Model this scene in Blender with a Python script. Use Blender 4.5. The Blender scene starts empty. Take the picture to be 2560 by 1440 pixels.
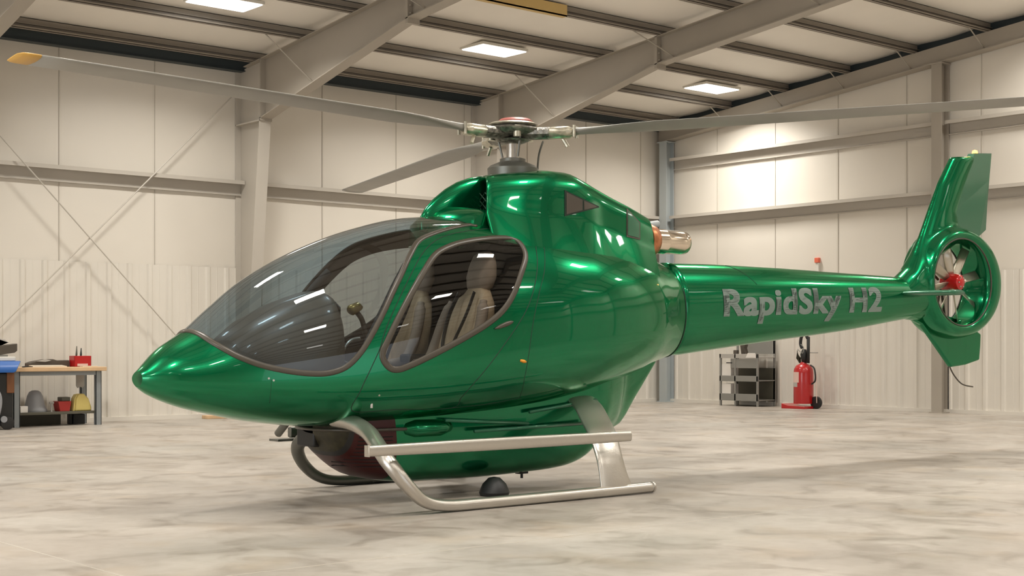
import bpy, bmesh, math, random
import numpy as np
from mathutils import Vector, Matrix
random.seed(7)
# ------------------------------------------------------------------ camera, world, lights, exposure
S = bpy.context.scene
COL = S.collection
FPX = 3550.; CX = 1280.; HV = 867.; CH = 1.25; FW = (0.6482, 0.7614); RT = (0.7614, -0.6482)
cam = bpy.data.cameras.new('camera'); cam.sensor_width = 36; cam.lens = 36*FPX/2560; cam.shift_y = (HV-720)/2560
cam.clip_end = 200
camo = bpy.data.objects.new('camera', cam); COL.objects.link(camo)
camo.location = (0, 0, CH); camo.rotation_euler = (math.pi/2, 0, -math.atan2(FW[0], FW[1]))
S.camera = camo
S.view_settings.view_transform = 'Standard'; S.view_settings.look = 'None'
S.view_settings.gamma = 1; S.view_settings.use_curve_mapping = False
S.view_settings.exposure = 0.0
W = bpy.data.worlds.new('world'); S.world = W; W.use_nodes = True
W.node_tree.nodes['Background'].inputs[0].default_value = (.80, .87, 1, 1)
W.node_tree.nodes['Background'].inputs[1].default_value = 0.4
try:
    S.cycles.max_bounces = 10; S.cycles.diffuse_bounces = 6; S.cycles.glossy_bounces = 5
    S.cycles.transparent_max_bounces = 16; S.cycles.sample_clamp_indirect = 6
    S.cycles.caustics_reflective = False; S.cycles.caustics_refractive = False
except Exception: pass
def area(name, loc, size, sizey, power, color, rot=(0, 0, 0)):
    l = bpy.data.lights.new(name, 'AREA'); l.shape = 'RECTANGLE'; l.size = size; l.size_y = sizey
    l.energy = power; l.spread = math.radians(140); l.color = color
    o = bpy.data.objects.new(name, l); o.location = loc; o.rotation_euler = rot; COL.objects.link(o); return o
LAMP_W = 155; LAMP_COL = (1.0, .95, .875)
LAMP_X = (22.2, 16.35, 10.9, 5.3, -0.3, -5.9); LAMP_Y = (19.7, 11.91, 5.67, -.57, -6.81)
# daylight added through an unseen open hangar door in the wall behind the camera
area('added_door_daylight', (8, -11.8, 2.7), 12, 5, 120, (.93, .97, 1.0), (math.radians(90), 0, 0))
area('added_side_daylight', (-8.8, 8, 2.7), 9, 5, 420, (.93, .97, 1.0), (math.radians(90), 0, math.radians(-90)))  # added fill from an unseen side opening, for highlights on nose and cowling

# ------------------------------------------------------------------ unprojection helpers (a pixel of the photograph to a point on a real plane)
def ray(u, v):
    s = (u-CX)/FPX
    return (FW[0]+s*RT[0], FW[1]+s*RT[1], -(v-HV)/FPX)
def onY(u, v, Y):
    d = ray(u, v); t = Y/d[1]; return Vector((d[0]*t, Y, CH+d[2]*t))
def onX(u, v, X):
    d = ray(u, v); t = X/d[0]; return Vector((X, d[1]*t, CH+d[2]*t))

# ------------------------------------------------------------------ materials
def mat(name, base, rough=.5, metal=0, coat=0, coat_rough=.05, spec=.5, var=0, vscale=4, bump=0, bscale=40, emis=None, estr=0, stretch=(1, 1, 1)):
    m = bpy.data.materials.new(name); m.use_nodes = True; nt = m.node_tree; b = nt.nodes['Principled BSDF']
    b.inputs['Base Color'].default_value = (*base, 1); b.inputs['Roughness'].default_value = rough
    b.inputs['Metallic'].default_value = metal; b.inputs['Coat Weight'].default_value = coat
    b.inputs['Coat Roughness'].default_value = coat_rough; b.inputs['Specular IOR Level'].default_value = spec
    tc = nt.nodes.new('ShaderNodeTexCoord'); mp = nt.nodes.new('ShaderNodeMapping'); mp.inputs['Scale'].default_value = stretch
    nt.links.new(tc.outputs['Object'], mp.inputs[0])
    if var:
        n = nt.nodes.new('ShaderNodeTexNoise'); n.inputs['Scale'].default_value = vscale; n.inputs['Detail'].default_value = 4
        r = nt.nodes.new('ShaderNodeValToRGB'); r.color_ramp.elements[0].position = .3; r.color_ramp.elements[1].position = .7
        r.color_ramp.elements[0].color = (*[c*(1-var) for c in base], 1); r.color_ramp.elements[1].color = (*[min(1, c*(1+var)) for c in base], 1)
        nt.links.new(mp.outputs[0], n.inputs['Vector']); nt.links.new(n.outputs['Fac'], r.inputs[0]); nt.links.new(r.outputs[0], b.inputs['Base Color'])
    if bump:
        n = nt.nodes.new('ShaderNodeTexNoise'); n.inputs['Scale'].default_value = bscale
        bp = nt.nodes.new('ShaderNodeBump'); bp.inputs['Strength'].default_value = bump; bp.inputs['Distance'].default_value = .02
        nt.links.new(mp.outputs[0], n.inputs['Vector']); nt.links.new(n.outputs['Fac'], bp.inputs['Height']); nt.links.new(bp.outputs[0], b.inputs['Normal'])
    if emis: b.inputs['Emission Color'].default_value = (*emis, 1); b.inputs['Emission Strength'].default_value = estr
    return m
def glass(name, tint, refl=.9, ior=1.45, haze=None, hazef=0):
    m = bpy.data.materials.new(name); m.use_nodes = True; nt = m.node_tree; nt.nodes.clear()
    o = nt.nodes.new('ShaderNodeOutputMaterial'); t = nt.nodes.new('ShaderNodeBsdfTransparent'); t.inputs[0].default_value = (*tint, 1)
    g = nt.nodes.new('ShaderNodeBsdfGlossy'); g.inputs['Roughness'].default_value = .015; g.inputs[0].default_value = (refl, refl, refl, 1)
    f = nt.nodes.new('ShaderNodeFresnel'); ge = nt.nodes.new('ShaderNodeNewGeometry'); mr = nt.nodes.new('ShaderNodeMapRange')
    mr.inputs['To Min'].default_value = ior; mr.inputs['To Max'].default_value = 1/ior   # the pane is thin: both faces reflect alike
    nt.links.new(ge.outputs['Backfacing'], mr.inputs['Value']); nt.links.new(mr.outputs[0], f.inputs[0])
    mx = nt.nodes.new('ShaderNodeMixShader'); nt.links.new(f.outputs[0], mx.inputs[0]); nt.links.new(t.outputs[0], mx.inputs[1]); nt.links.new(g.outputs[0], mx.inputs[2])
    last = mx
    if haze:
        d = nt.nodes.new('ShaderNodeBsdfDiffuse'); d.inputs[0].default_value = (*haze, 1)
        m2 = nt.nodes.new('ShaderNodeMixShader'); m2.inputs[0].default_value = hazef
        nt.links.new(mx.outputs[0], m2.inputs[1]); nt.links.new(d.outputs[0], m2.inputs[2]); last = m2
    nt.links.new(last.outputs[0], o.inputs[0]); return m
M = {}
M['green'] = mat('green_paint', (.0006, .175, .066), .235, .84, .60, .03, .25); M['green'].node_tree.nodes['Principled BSDF'].inputs['Specular Tint'].default_value = (.35, .75, .5, 1)
M['green_dark'] = mat('green_satin', (.02, .15, .075), .35, .4, .6, .1)
M['trim'] = mat('window_trim', (.062, .052, .038), .35)
M['seam'] = mat('seam_rubber', (.004, .02, .01), .6)
M['steel'] = mat('brushed_aluminium', (.56, .53, .48), .33, .9, 0, bump=.05, bscale=60)
M['steel_dark'] = mat('dark_tube', (.16, .16, .14), .4, .7)
M['chrome'] = mat('exhaust_steel', (.80, .70, .58), .16, 1)
M['copper'] = mat('copper_band', (.55, .22, .10), .35, .8, var=.3, vscale=20)
M['blade'] = mat('blade_grey', (.30, .29, .26), .45, .1, var=.06)
M['blade_tip'] = mat('blade_tip_yellow', (.62, .36, .08), .5)
M['hub'] = mat('hub_metal', (.22, .21, .18), .42, .75, var=.6, vscale=22, bump=.5, bscale=30)
M['hub_light'] = mat('hub_alloy', (.55, .52, .42), .35, .8, var=.3, vscale=20)
M['hub_red'] = mat('hub_red', (.42, .10, .08), .45)
M['fan_red'] = mat('fan_red', (.50, .006, .008), .3, .1, .6)
M['fan_blade'] = mat('fan_blade', (.48, .44, .36), .28, .8)
M['leather'] = mat('tan_leather', (.58, .45, .30), .55, var=.15, vscale=6, bump=.15, bscale=90)
M['leather2'] = mat('grey_leather', (.36, .29, .23), .55, var=.12, vscale=6)
M['console'] = mat('console_brown', (.085, .06, .042), .4, var=.4, vscale=3)
M['dash'] = mat('dash_top', (.15, .11, .08), .38, 0, .25)
M['lining'] = mat('cabin_lining', (.045, .037, .030), .7)
M['black'] = mat('black_rubber', (.012, .012, .012), .5)
M['black_g'] = mat('black_gloss', (.015, .015, .013), .25)
M['gold'] = mat('gold_grip', (.38, .25, .08), .3, .7)
M['windshield'] = glass('windshield_glass', (.50, .60, .66), 1.0, 1.55, (.20, .15, .11), .05)
M['doorglass'] = glass('door_glass', (.55, .54, .52), 1.0, 1.5)
M['vent'] = mat('vent_mesh', (.09, .075, .06), .5, .3)
M['mesh'] = mat('intake_mesh', (.012, .05, .025), .5, .4)
M['red_grille'] = mat('red_grille', (.045, .003, .003), .35, .2)
M['olive'] = mat('olive_cowl', (.035, .030, .015), .5, .3, var=.5, vscale=12)
M['beacon'] = mat('orange_beacon', (.9, .2, .03), .3, emis=(1, .20, .03), estr=14)
M['letter'] = mat('grey_lettering', (.20, .26, .235), .45, .1)
M['orange'] = mat('orange_latch', (.75, .30, .02), .4)
M['beam'] = mat('taupe_steel_paint', (.36, .325, .275), .5, var=.05, vscale=.8)
M['purlin'] = mat('purlin_paint', (.27, .238, .20), .5, var=.08, vscale=.8)
M['girt'] = mat('girt_paint', (.50, .465, .41), .45, var=.05, vscale=.7)
M['post'] = mat('blue_grey_post', (.40, .44, .45), .45)
M['eave_and_shade'] = mat('dark_eave_strut_and_shade', (.030, .042, .048), .5)
M['wall'] = mat('vinyl_insulation', (.70, .66, .59), .50, var=.045, vscale=.35, bump=.12, bscale=1.2)
M['liner'] = mat('ribbed_liner', (.70, .665, .60), .42, var=.03, vscale=.6)
M['roof'] = mat('roof_insulation', (.86, .825, .765), .5, var=.04, vscale=.5, bump=.5, bscale=1.6, stretch=(1, .4, 1))
M['seamline'] = mat('insulation_seam', (.50, .465, .405), .6)
M['lamp'] = mat('lamp_diffuser', (.9, .9, .88), .4, emis=(1, .97, .9), estr=7)
M['frame_white'] = mat('white_frame', (.7, .68, .62), .5)
M['wood'] = mat('maple_top', (.62, .42, .24), .5, var=.15, vscale=2, stretch=(1, 8, 1))
M['bench_grey'] = mat('bench_legs', (.26, .28, .29), .4, .2)
M['shelf_grey'] = mat('cart_grey', (.24, .235, .215), .45)
M['shelf_light'] = mat('cart_light', (.42, .40, .37), .45)
M['bin_dark'] = mat('cart_dark', (.085, .08, .058), .5)
M['white'] = mat('white_card', (.75, .72, .68), .5)
M['pink'] = mat('pale_label', (.70, .50, .44), .5)
M['red'] = mat('red_enamel', (.42, .004, .006), .32, 0, .5)
M['redplastic'] = mat('red_plastic', (.42, .03, .025), .42)
M['blue'] = mat('blue_plastic', (.015, .10, .36), .4)
M['yellow'] = mat('yellow_plastic', (.62, .50, .16), .5)
M['greyplastic'] = mat('grey_plastic', (.28, .29, .31), .4)
M['orange_brown'] = mat('rust_panel', (.16, .06, .02), .6)
M['yellow_lit'] = mat('yellow_lamplight_tint', (.60, .43, .17), .5)
M['pale'] = mat('pale_paper', (.66, .58, .46), .6)
M['alarm'] = mat('alarm_orange', (.75, .16, .09), .4)
# concrete floor
def concrete():
    m = bpy.data.materials.new('polished_concrete'); m.use_nodes = True; nt = m.node_tree; b = nt.nodes['Principled BSDF']
    tc = nt.nodes.new('ShaderNodeTexCoord')
    def noise(scale, detail, sc=(1, 1, 1), rot=0, dist=0):
        mp = nt.nodes.new('ShaderNodeMapping'); mp.inputs['Scale'].default_value = sc; mp.inputs['Rotation'].default_value = (0, 0, rot)
        n = nt.nodes.new('ShaderNodeTexNoise'); n.inputs['Scale'].default_value = scale; n.inputs['Detail'].default_value = detail; n.inputs['Distortion'].default_value = dist
        nt.links.new(tc.outputs['Object'], mp.inputs[0]); nt.links.new(mp.outputs[0], n.inputs['Vector']); return n
    def ramp(n, a, ca, z, cz):
        r = nt.nodes.new('ShaderNodeValToRGB'); r.color_ramp.elements[0].position = a; r.color_ramp.elements[1].position = z
        r.color_ramp.elements[0].color = (*ca, 1); r.color_ramp.elements[1].color = (*cz, 1); nt.links.new(n.outputs['Fac'], r.inputs[0]); return r
    def mix(a, c, fac, mode='MULTIPLY'):
        x = nt.nodes.new('ShaderNodeMix'); x.data_type = 'RGBA'; x.blend_type = mode; x.inputs[0].default_value = fac
        nt.links.new(a.outputs[0] if a.bl_idname != 'ShaderNodeMix' else a.outputs[2], x.inputs[6]); nt.links.new(c.outputs[0], x.inputs[7]); return x
    base = ramp(noise(.8, 6, (1, 1, 1), 0, .6), .32, (.335, .30, .262), .68, (.475, .435, .385))
    warm = ramp(noise(1.4, 3, (1, 1, 1), 1), .55, (1, 1, 1), .75, (.98, .91, .82))
    dark = ramp(noise(1.9, 8, (1, 1, 1), 2, 1.2), .30, (.52, .48, .44), .50, (1, 1, 1))
    fine = ramp(noise(9, 8, (1, 1, 1), 0, .4), .30, (.82, .80, .77), .60, (1, 1, 1))
    cool = ramp(noise(.45, 2, (1, 1, 1), 3), .50, (1, 1, 1), .70, (.93, .97, .99))
    x = mix(base, warm, .9); x = mix(x, dark, .7); x = mix(x, fine, .5); x = mix(x, cool, .8)
    nt.links.new(x.outputs[2], b.inputs['Base Color'])
    rr = ramp(noise(1.3, 5, (1, 1, 1), 4), .3, (.30,)*3, .7, (.48,)*3); nt.links.new(rr.outputs[0], b.inputs['Roughness'])
    b.inputs['Specular IOR Level'].default_value = .45
    n = noise(30, 4); bp = nt.nodes.new('ShaderNodeBump'); bp.inputs['Strength'].default_value = .05; bp.inputs['Distance'].default_value = .01
    nt.links.new(n.outputs['Fac'], bp.inputs['Height']); nt.links.new(bp.outputs[0], b.inputs['Normal'])
    return m
M['floor'] = concrete()

# ------------------------------------------------------------------ mesh helpers
class MB:
    def __init__(s): s.v = []; s.f = []
    def add(s, vs, fs):
        o = len(s.v); s.v += [tuple(p) for p in vs]; s.f += [tuple(i+o for i in f) for f in fs]; return s
    def box(s, x0, x1, y0, y1, z0, z1):
        return s.add([(x, y, z) for z in (z0, z1) for y in (y0, y1) for x in (x0, x1)],
                     [(0, 2, 3, 1), (4, 5, 7, 6), (0, 1, 5, 4), (2, 6, 7, 3), (0, 4, 6, 2), (1, 3, 7, 5)])
    def prism(s, pts, axis, a, b):
        # pts: 2-D outline in the two other axes, extruded along axis from a to b
        def P(p, t): return {'x': (t, p[0], p[1]), 'y': (p[0], t, p[1]), 'z': (p[0], p[1], t)}[axis]
        n = len(pts)
        return s.add([P(p, a) for p in pts]+[P(p, b) for p in pts],
                     [tuple(range(n)), tuple(range(2*n-1, n-1, -1))]+[(i, i+n, (i+1) % n+n, (i+1) % n) for i in range(n)])
    def loft(s, rings, cap=True, closed=False):
        n = len(rings[0]); k = len(rings); vs = [p for r in rings for p in r]; fs = []
        for i in range(k if closed else k-1):
            for j in range(n):
                a = i*n+j; b = i*n+(j+1) % n; c = ((i+1) % k)*n+(j+1) % n; d = ((i+1) % k)*n+j; fs.append((a, b, c, d))
        if cap and not closed: fs += [tuple(range(n))[::-1], tuple((k-1)*n+i for i in range(n))]
        return s.add(vs, fs)
    def tube(s, path, r, n=16, cap=True, sy=1.0, flat=None):
        P = [Vector(p) for p in path]; R = r if isinstance(r, (list, tuple)) else [r]*len(P)
        T = [(P[min(i+1, len(P)-1)]-P[max(i-1, 0)]).normalized() for i in range(len(P))]
        up = Vector(flat) if flat else Vector((0, 0, 1))
        if not flat and abs(T[0].dot(up)) > .95: up = Vector((1, 0, 0))
        rings = []
        for i, p in enumerate(P):
            if flat: a = Vector(flat) - T[i]*T[i].dot(Vector(flat))
            else: a = up-T[i]*T[i].dot(up)
            a.normalize(); up = a; b = T[i].cross(a)
            rings.append([tuple(p+a*math.cos(q)*R[i]+b*math.sin(q)*R[i]*sy) for q in [2*math.pi*j/n for j in range(n)]])
        return s.loft(rings, cap)
    def cyl(s, a, b, r0, r1=None, n=24): return s.tube([a, b], [r0, r0 if r1 is None else r1], n)
    def lathe(s, c, prof, n=32, axis='z'):
        rings = []
        for (r, h) in prof:
            ring = []
            for j in range(n):
                q = 2*math.pi*j/n; x = r*math.cos(q); y = r*math.sin(q)
                ring.append({'z': (c[0]+x, c[1]+y, c[2]+h), 'y': (c[0]+x, c[1]+h, c[2]+y), 'x': (c[0]+h, c[1]+x, c[2]+y)}[axis])
            rings.append(ring)
        return s.loft(rings)
    def build(s, name, m, parent=None, smooth=False, bevel=0, seg=2, angle=30, fix=True):
        me = bpy.data.meshes.new(name); me.from_pydata(s.v, [], s.f); me.update()
        if fix:
            bm = bmesh.new(); bm.from_mesh(me); bmesh.ops.recalc_face_normals(bm, faces=bm.faces); bm.to_mesh(me); bm.free()
        return link(name, me, m, parent, smooth, bevel, seg, angle)
def link(name, me, m, parent=None, smooth=False, bevel=0, seg=2, angle=30):
    o = bpy.data.objects.new(name, me); COL.objects.link(o)
    if m: me.materials.append(M[m])
    if bevel:
        b = o.modifiers.new('b', 'BEVEL'); b.width = bevel; b.segments = seg; b.limit_method = 'ANGLE'; b.angle_limit = math.radians(angle)
        b.harden_normals = False; smooth = True
    if smooth:
        me.shade_smooth()
        if smooth != 'all':
            try: me.set_sharp_from_angle(angle=math.radians(40))
            except Exception: pass
    if parent: o.parent = parent
    return o
def tag(o, label=None, cat=None, group=None, kind=None):
    if label: o['label'] = label
    if cat: o['category'] = cat
    if group: o['group'] = group
    if kind: o['kind'] = kind
    return o
def thing(name, label, cat, group=None, loc=(0, 0, 0)):
    o = bpy.data.objects.new(name, None); COL.objects.link(o); o.location = loc; o.empty_display_size = .2
    return tag(o, label, cat, group)
def reroot(root, loc):
    # put the thing's origin at its base while the parts stay where they are
    root.location = loc
    for c in root.children: c.location = Vector(c.location)-Vector(loc)
def struct(o): o['kind'] = 'structure'; return o
def smooth_path(pts, k=8, closed=False):
    P = [Vector(p) for p in pts]; n = len(P); out = []
    for i in range(n if closed else n-1):
        if closed: a, b, c, d = P[(i-1) % n], P[i], P[(i+1) % n], P[(i+2) % n]
        else: a, b, c, d = P[max(i-1, 0)], P[i], P[i+1], P[min(i+2, n-1)]
        for j in range(k):
            t = j/k; out.append(.5*((2*b)+(c-a)*t+(2*a-5*b+4*c-d)*t*t+(3*b-a-3*c+d)*t**3))
    if not closed: out.append(P[-1])
    return out

# ================================================================== THE HANGAR
YL = 22.6; XR = 23.75; YB = -12.; XL = -9.
def zr(Y): return 6.2+(22.6-Y)*.1 if Y >= 5.3 else 6.2+(22.6-5.3)*.1-(5.3-Y)*.1   # top of rafters, ridge at Y 5.3
ZU = .2
m = MB(); m.box(XL-.3, XR+.3, YB-.3, YL+.3, -.2, 0); struct(m.build('floor', 'floor'))
# joints cut in the slab: shallow dark lines
m = MB()
for y in (1.2, 6.9, 14.2): m.box(XL, XR, y-.004, y+.004, 0, .0015)
for x in (3.4, 14.9): m.box(x-.004, x+.004, YB, YL, 0, .0015)
struct(m.build('floor_joints', 'seamline'))
# roof: two slopes with sagging insulation between purlins
PUR = [22.05-1.56*k for k in range(22)]
m = MB()
for s in (1, -1):
    ys = [YL, 22.05] if s > 0 else []
    rows = []
    y = YL
    yy = np.arange(YB if s < 0 else 5.3, (5.3 if s < 0 else YL)+.01, .13)
    for y in yy:
        ph = ((22.05-y)/1.56) % 1.0; sag = .045*math.sin(math.pi*ph)
        rows.append((y, zr(y)+ZU-sag))
    n = len(rows)
    m.add([(XL, y, z) for y, z in rows]+[(XR, y, z) for y, z in rows]+[(XL, y, z+.3) for y, z in rows]+[(XR, y, z+.3) for y, z in rows],
          [(i, i+1, n+i+1, n+i) for i in range(n-1)]+[(2*n+i, 3*n+i, 3*n+i+1, 2*n+i+1) for i in range(n-1)])
struct(m.build('ceiling', 'roof', smooth='all', fix=False))
# upper walls with insulation seams, lower walls of ribbed liner
def wall_profile(a, b, step, off, depth, seam):
    out = []; x = a
    k0 = math.floor((a-off)/step)
    for k in range(k0, int((b-off)/step)+2):
        s = off+k*step
        for (t, d) in ((s+.012, seam), (s+.05, depth*.35), (s+step*.5, depth), (s+step-.05, depth*.35), (s+step-.012, seam)):
            if a < t < b: out.append((t, d))
    return [(a, 0)]+out+[(b, 0)]
def wall(name, axis, pos, sgn, a, b, z0, top, mt, prof):
    vs = []; n = len(prof)
    for (t, d) in prof:
        p = pos-sgn*d; vs.append((t, p, z0) if axis == 'y' else (p, t, z0))
    for (t, d) in prof:
        p = pos-sgn*d; z = top(t) if callable(top) else top; vs.append((t, p, z) if axis == 'y' else (p, t, z))
    back = [((x, pos+sgn*.25, z) if axis == 'y' else (pos+sgn*.25, y, z)) for (x, y, z) in vs]
    m = MB(); m.add(vs+back, [(i, i+1, n+i+1, n+i) for i in range(n-1)]+[(2*n+i, 3*n+i, 3*n+i+1, 2*n+i+1) for i in range(n-1)])
    return struct(m.build(name, mt, smooth=False, fix=False))
def ribs(a, b, step=.37):
    out = [(a, .03)]; x = a
    while x+step < b:
        out += [(x+.02, .03), (x+.045, .060), (x+.10, .060), (x+.125, .03), (x+.24, .03), (x+.25, .034), (x+.26, .03)]; x += step
    return out+[(b, .03)]
ZW = 2.66
wall('wall_left', 'y', YL, 1, XL, XR, ZW-.1, zr(YL)+ZU+.05, 'wall', wall_profile(XL, XR, 1.7, 9.46, .012, .001))
wall('wall_left_liner', 'y', YL, 1, XL, XR, 0, ZW, 'liner', ribs(XL, XR))
wall('wall_right', 'x', XR, 1, YB, YL, ZW-.1, lambda t: zr(t)+ZU+.05, 'wall', sorted(wall_profile(YB, YL, 1.62, 17.67, .012, .001)+[(5.3, 0)]))
wall('wall_right_liner', 'x', XR, 1, YB, YL, 0, ZW, 'liner', ribs(YB, YL))
for nm, a, b, z0, z1 in (('wall_back', XL, 2, 0, 7.), ('wall_back', 14, XR, 0, 7.), ('wall_back', 2, 14, 5.2, 7.)):
    m = MB(); m.box(a, b, YB-.25, YB, z0, z1); struct(m.build(nm, 'wall'))
for a, b, z0, z1 in ((YB, 3.5, 0, 8.4), (12.5, YL, 0, 8.4), (3.5, 12.5, 5.2, 8.4)):
    m = MB(); m.box(XL-.25, XL, a, b, z0, z1); struct(m.build('wall_front', 'wall'))
# seams of the insulation as thin stitched strips
n_trim = 0
def trim(mb, mt, **k):
    global n_trim
    n_trim += 1; return struct(mb.build('trim_%d' % n_trim, mt, **k))
m = MB()
x = 9.46-1.7*9
while x < XR:
    if x > XL: m.box(x-.007, x+.007, YL-.012, YL+.02, ZW, 6.2)
    x += 1.7
trim(m, 'seamline')
m = MB(); y = 17.67-1.62*17
while y < YL:
    if y > YB: m.box(XR-.012, XR+.02, y-.007, y+.007, ZW, zr(y))
    y += 1.62
trim(m, 'seamline')
# purlins (each its own member) and the dark eave strut
def zee_x(m, x0, x1, y, z0, h=.19):
    m.box(x0, x1, y-.006, y+.006, z0, z0+h); m.box(x0, x1, y-.085, y+.006, z0, z0+.008); m.box(x0, x1, y-.085, y-.079, z0, z0+.035)
    m.box(x0, x1, y-.006, y+.075, z0+h-.008, z0+h)
    m.box(x0, x1, y-.05, y-.006, z0+h*.45, z0+h*.5)
for y in PUR:
    if y < YB+.3: break
    m = MB(); zee_x(m, XL, XR, y, zr(y)+.004, ZU-.01); struct(m.build('ceiling_purlin', 'purlin'))
m = MB(); m.box(XL, XR-.02, YL-.16, YL-.02, zr(YL)-.02, zr(YL)+ZU-.03); m.box(XL, XR-.02, YL-.20, YL-.02, zr(YL)-.035, zr(YL)-.02); struct(m.build('trim_eave_strut', 'eave_and_shade'))
m = MB(); m.box(13.9, 15.9, 17.37-.10, 17.37-.087, zr(17.37)-.02, zr(17.37)+.17); m.box(13.9, 15.9, 17.37-.10, 17.37+.02, zr(17.37)-.02, zr(17.37)+.003); trim(m, 'yellow_lit')  # yellow strip on one purlin: its colour paints in warm lamplight
# steel frames: tapered column, haunched rafter
def zbot(Y):   # underside of the rafter web
    Q = [(5.3, zr(5.3)-.42), (17.4, 6.24), (21.75, 5.25)]
    for (a, za), (b, zb) in zip(Q, Q[1:]):
        if a <= Y <= b: return za+(zb-za)*(Y-a)/(b-a)
    return zr(Y)-.42
def frame(X):
    hw = .012; fw = .115
    m = MB()
    ys = [21.75, 17.4, 5.3, -8.0, YB]
    zb = [5.25, 6.24, zr(5.3)-.42, zr(-8)-.42, zr(YB)-.42]
    pts = [(21.74, zr(21.74)), (5.3, zr(5.3)), (YB, zr(YB))]+list(zip(ys, zb))[::-1]+[(21.74, 5.25)]
    m.prism(pts, 'x', X-hw, X+hw)
    for i in range(len(ys)-1):      # bottom flange
        a, b, za, zc = ys[i], ys[i+1], zb[i], zb[i+1]
        m.add([(X-fw, a, za-.016), (X+fw, a, za-.016), (X+fw, b, zc-.016), (X-fw, b, zc-.016), (X-fw, a, za), (X+fw, a, za), (X+fw, b, zc), (X-fw, b, zc)],
              [(0, 3, 2, 1), (4, 5, 6, 7), (0, 1, 5, 4), (2, 3, 7, 6), (1, 2, 6, 5), (0, 4, 7, 3)])
    for (a, b) in ((YL-.3, 5.3), (5.3, YB)):  # top flange
        za, zc = zr(a), zr(b)
        m.add([(X-fw, a, za-.014), (X+fw, a, za-.014), (X+fw, b, zc-.014), (X-fw, b, zc-.014), (X-fw, a, za), (X+fw, a, za), (X+fw, b, zc), (X-fw, b, zc)],
              [(0, 3, 2, 1), (4, 5, 6, 7), (0, 1, 5, 4), (2, 3, 7, 6), (1, 2, 6, 5), (0, 4, 7, 3)])
    m.box(X-fw, X+fw, 17.37, 17.43, 6.15, zr(17.4))      # bolted splice plates
    for q in (17.36, 17.44):
        for zz in (6.3, 6.42, 6.54):
            for sx in (-.07, .07): m.box(X+sx-.012, X+sx+.012, q-.02, q+.02, zz-.012, zz+.012)
    m.box(X-fw, X+fw, 21.70, 21.73, 5.2, zr(21.7))
    r = struct(m.build('trim_rafter', 'beam'))
    # column
    m = MB()
    pts = [(YL-.02, 0), (YL-.30, 0), (21.75, 5.25), (21.75, zr(21.75)), (YL-.02, zr(YL))]
    m.prism(pts, 'x', X-hw, X+hw)
    m.add([(X-fw, YL-.30, 0), (X+fw, YL-.30, 0), (X+fw, 21.75, 5.25), (X-fw, 21.75, 5.25), (X-fw, YL-.318, 0), (X+fw, YL-.318, 0), (X+fw, 21.732, 5.25), (X-fw, 21.732, 5.25)],
          [(0, 1, 2, 3), (4, 7, 6, 5), (0, 4, 5, 1), (2, 6, 7, 3), (1, 5, 6, 2), (0, 3, 7, 4)])
    m.box(X-fw, X+fw, YL-.035, YL-.02, 0, zr(YL))
    m.box(X-fw, X+fw, 21.72, YL-.02, 5.20, 5.225)
    m.box(X-fw-.03, X+fw+.03, YL-.36, YL-.02, 0, .02)
    struct(m.build('wall_left_column', 'girt'))
    m = MB()
    k = 0
    for y in PUR[1::2]:
        if 6 < y < 21.5:
            zb_ = zbot(y-.35)
            m.tube([(X-.75, y, zr(y)+.02), (X-.02, y-.35, zb_+.02)], .011, 6)
    struct(m.build('trim_flange_brace', 'beam'))
for X in (1.9, 7.4, 12.83, 18.25): frame(X)
for X in (-3.6,): frame(X)
# gable rafter, its flange, and posts on the right wall
m = MB(); fw = .10
a, b = YL-.1, 5.3
for (y0, y1) in ((YL-.1, 5.3), (5.3, YB)):
    for (x0, x1, d0, d1) in ((XR-.2, XR-.18, 0, .32), (XR-.30, XR-.04, .32, .335)):
        m.add([(x0, y0, zr(y0)-d1), (x1, y0, zr(y0)-d1), (x1, y1, zr(y1)-d1), (x0, y1, zr(y1)-d1), (x0, y0, zr(y0)-d0), (x1, y0, zr(y0)-d0), (x1, y1, zr(y1)-d0), (x0, y1, zr(y1)-d0)],
              [(0, 3, 2, 1), (4, 5, 6, 7), (0, 1, 5, 4), (2, 3, 7, 6), (1, 2, 6, 5), (0, 4, 7, 3)])
for y in PUR[1:16]: m.tube([(XR-.75, y, zr(y)+.03), (XR-.22, y+.0, zr(y)-.30)], .012, 6)
struct(m.build('trim_gable_rafter', 'beam'))
m = MB()
for (y0, y1) in ((YL, 5.3), (5.3, YB)):
    m.add([(XR-.015, y0, zr(y0)), (XR-.015, y1, zr(y1)), (XR-.015, y1, zr(y1)+ZU-.01), (XR-.015, y0, zr(y0)+ZU-.01), (XR, y0, zr(y0)), (XR, y1, zr(y1)), (XR, y1, zr(y1)+ZU-.01), (XR, y0, zr(y0)+ZU-.01)],
          [(0, 1, 2, 3), (4, 7, 6, 5), (0, 4, 5, 1), (3, 2, 6, 7)])
trim(m, 'eave_and_shade')  # dark strip painting in the shade where the roof meets the gable wall
for i, y in enumerate((22.28, 15.2, 8.0, 1.0, -6.0)):
    m = MB(); w = .11
    m.box(XR-.30, XR-.285, y-w, y+w, 0, zr(y)-.33); m.box(XR-.06, XR-.045, y-w, y+w, 0, zr(y)-.33); m.box(XR-.29, XR-.05, y-.008, y+.008, 0, zr(y)-.33)
    m.box(XR-.34, XR-.03, y-.14, y+.14, zr(y)-.36, zr(y)-.335); m.box(XR-.34, XR-.03, y-.14, y+.14, 0, .02)
    struct(m.build('wall_right_column', 'post' if i == 0 else 'beam'))
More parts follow.
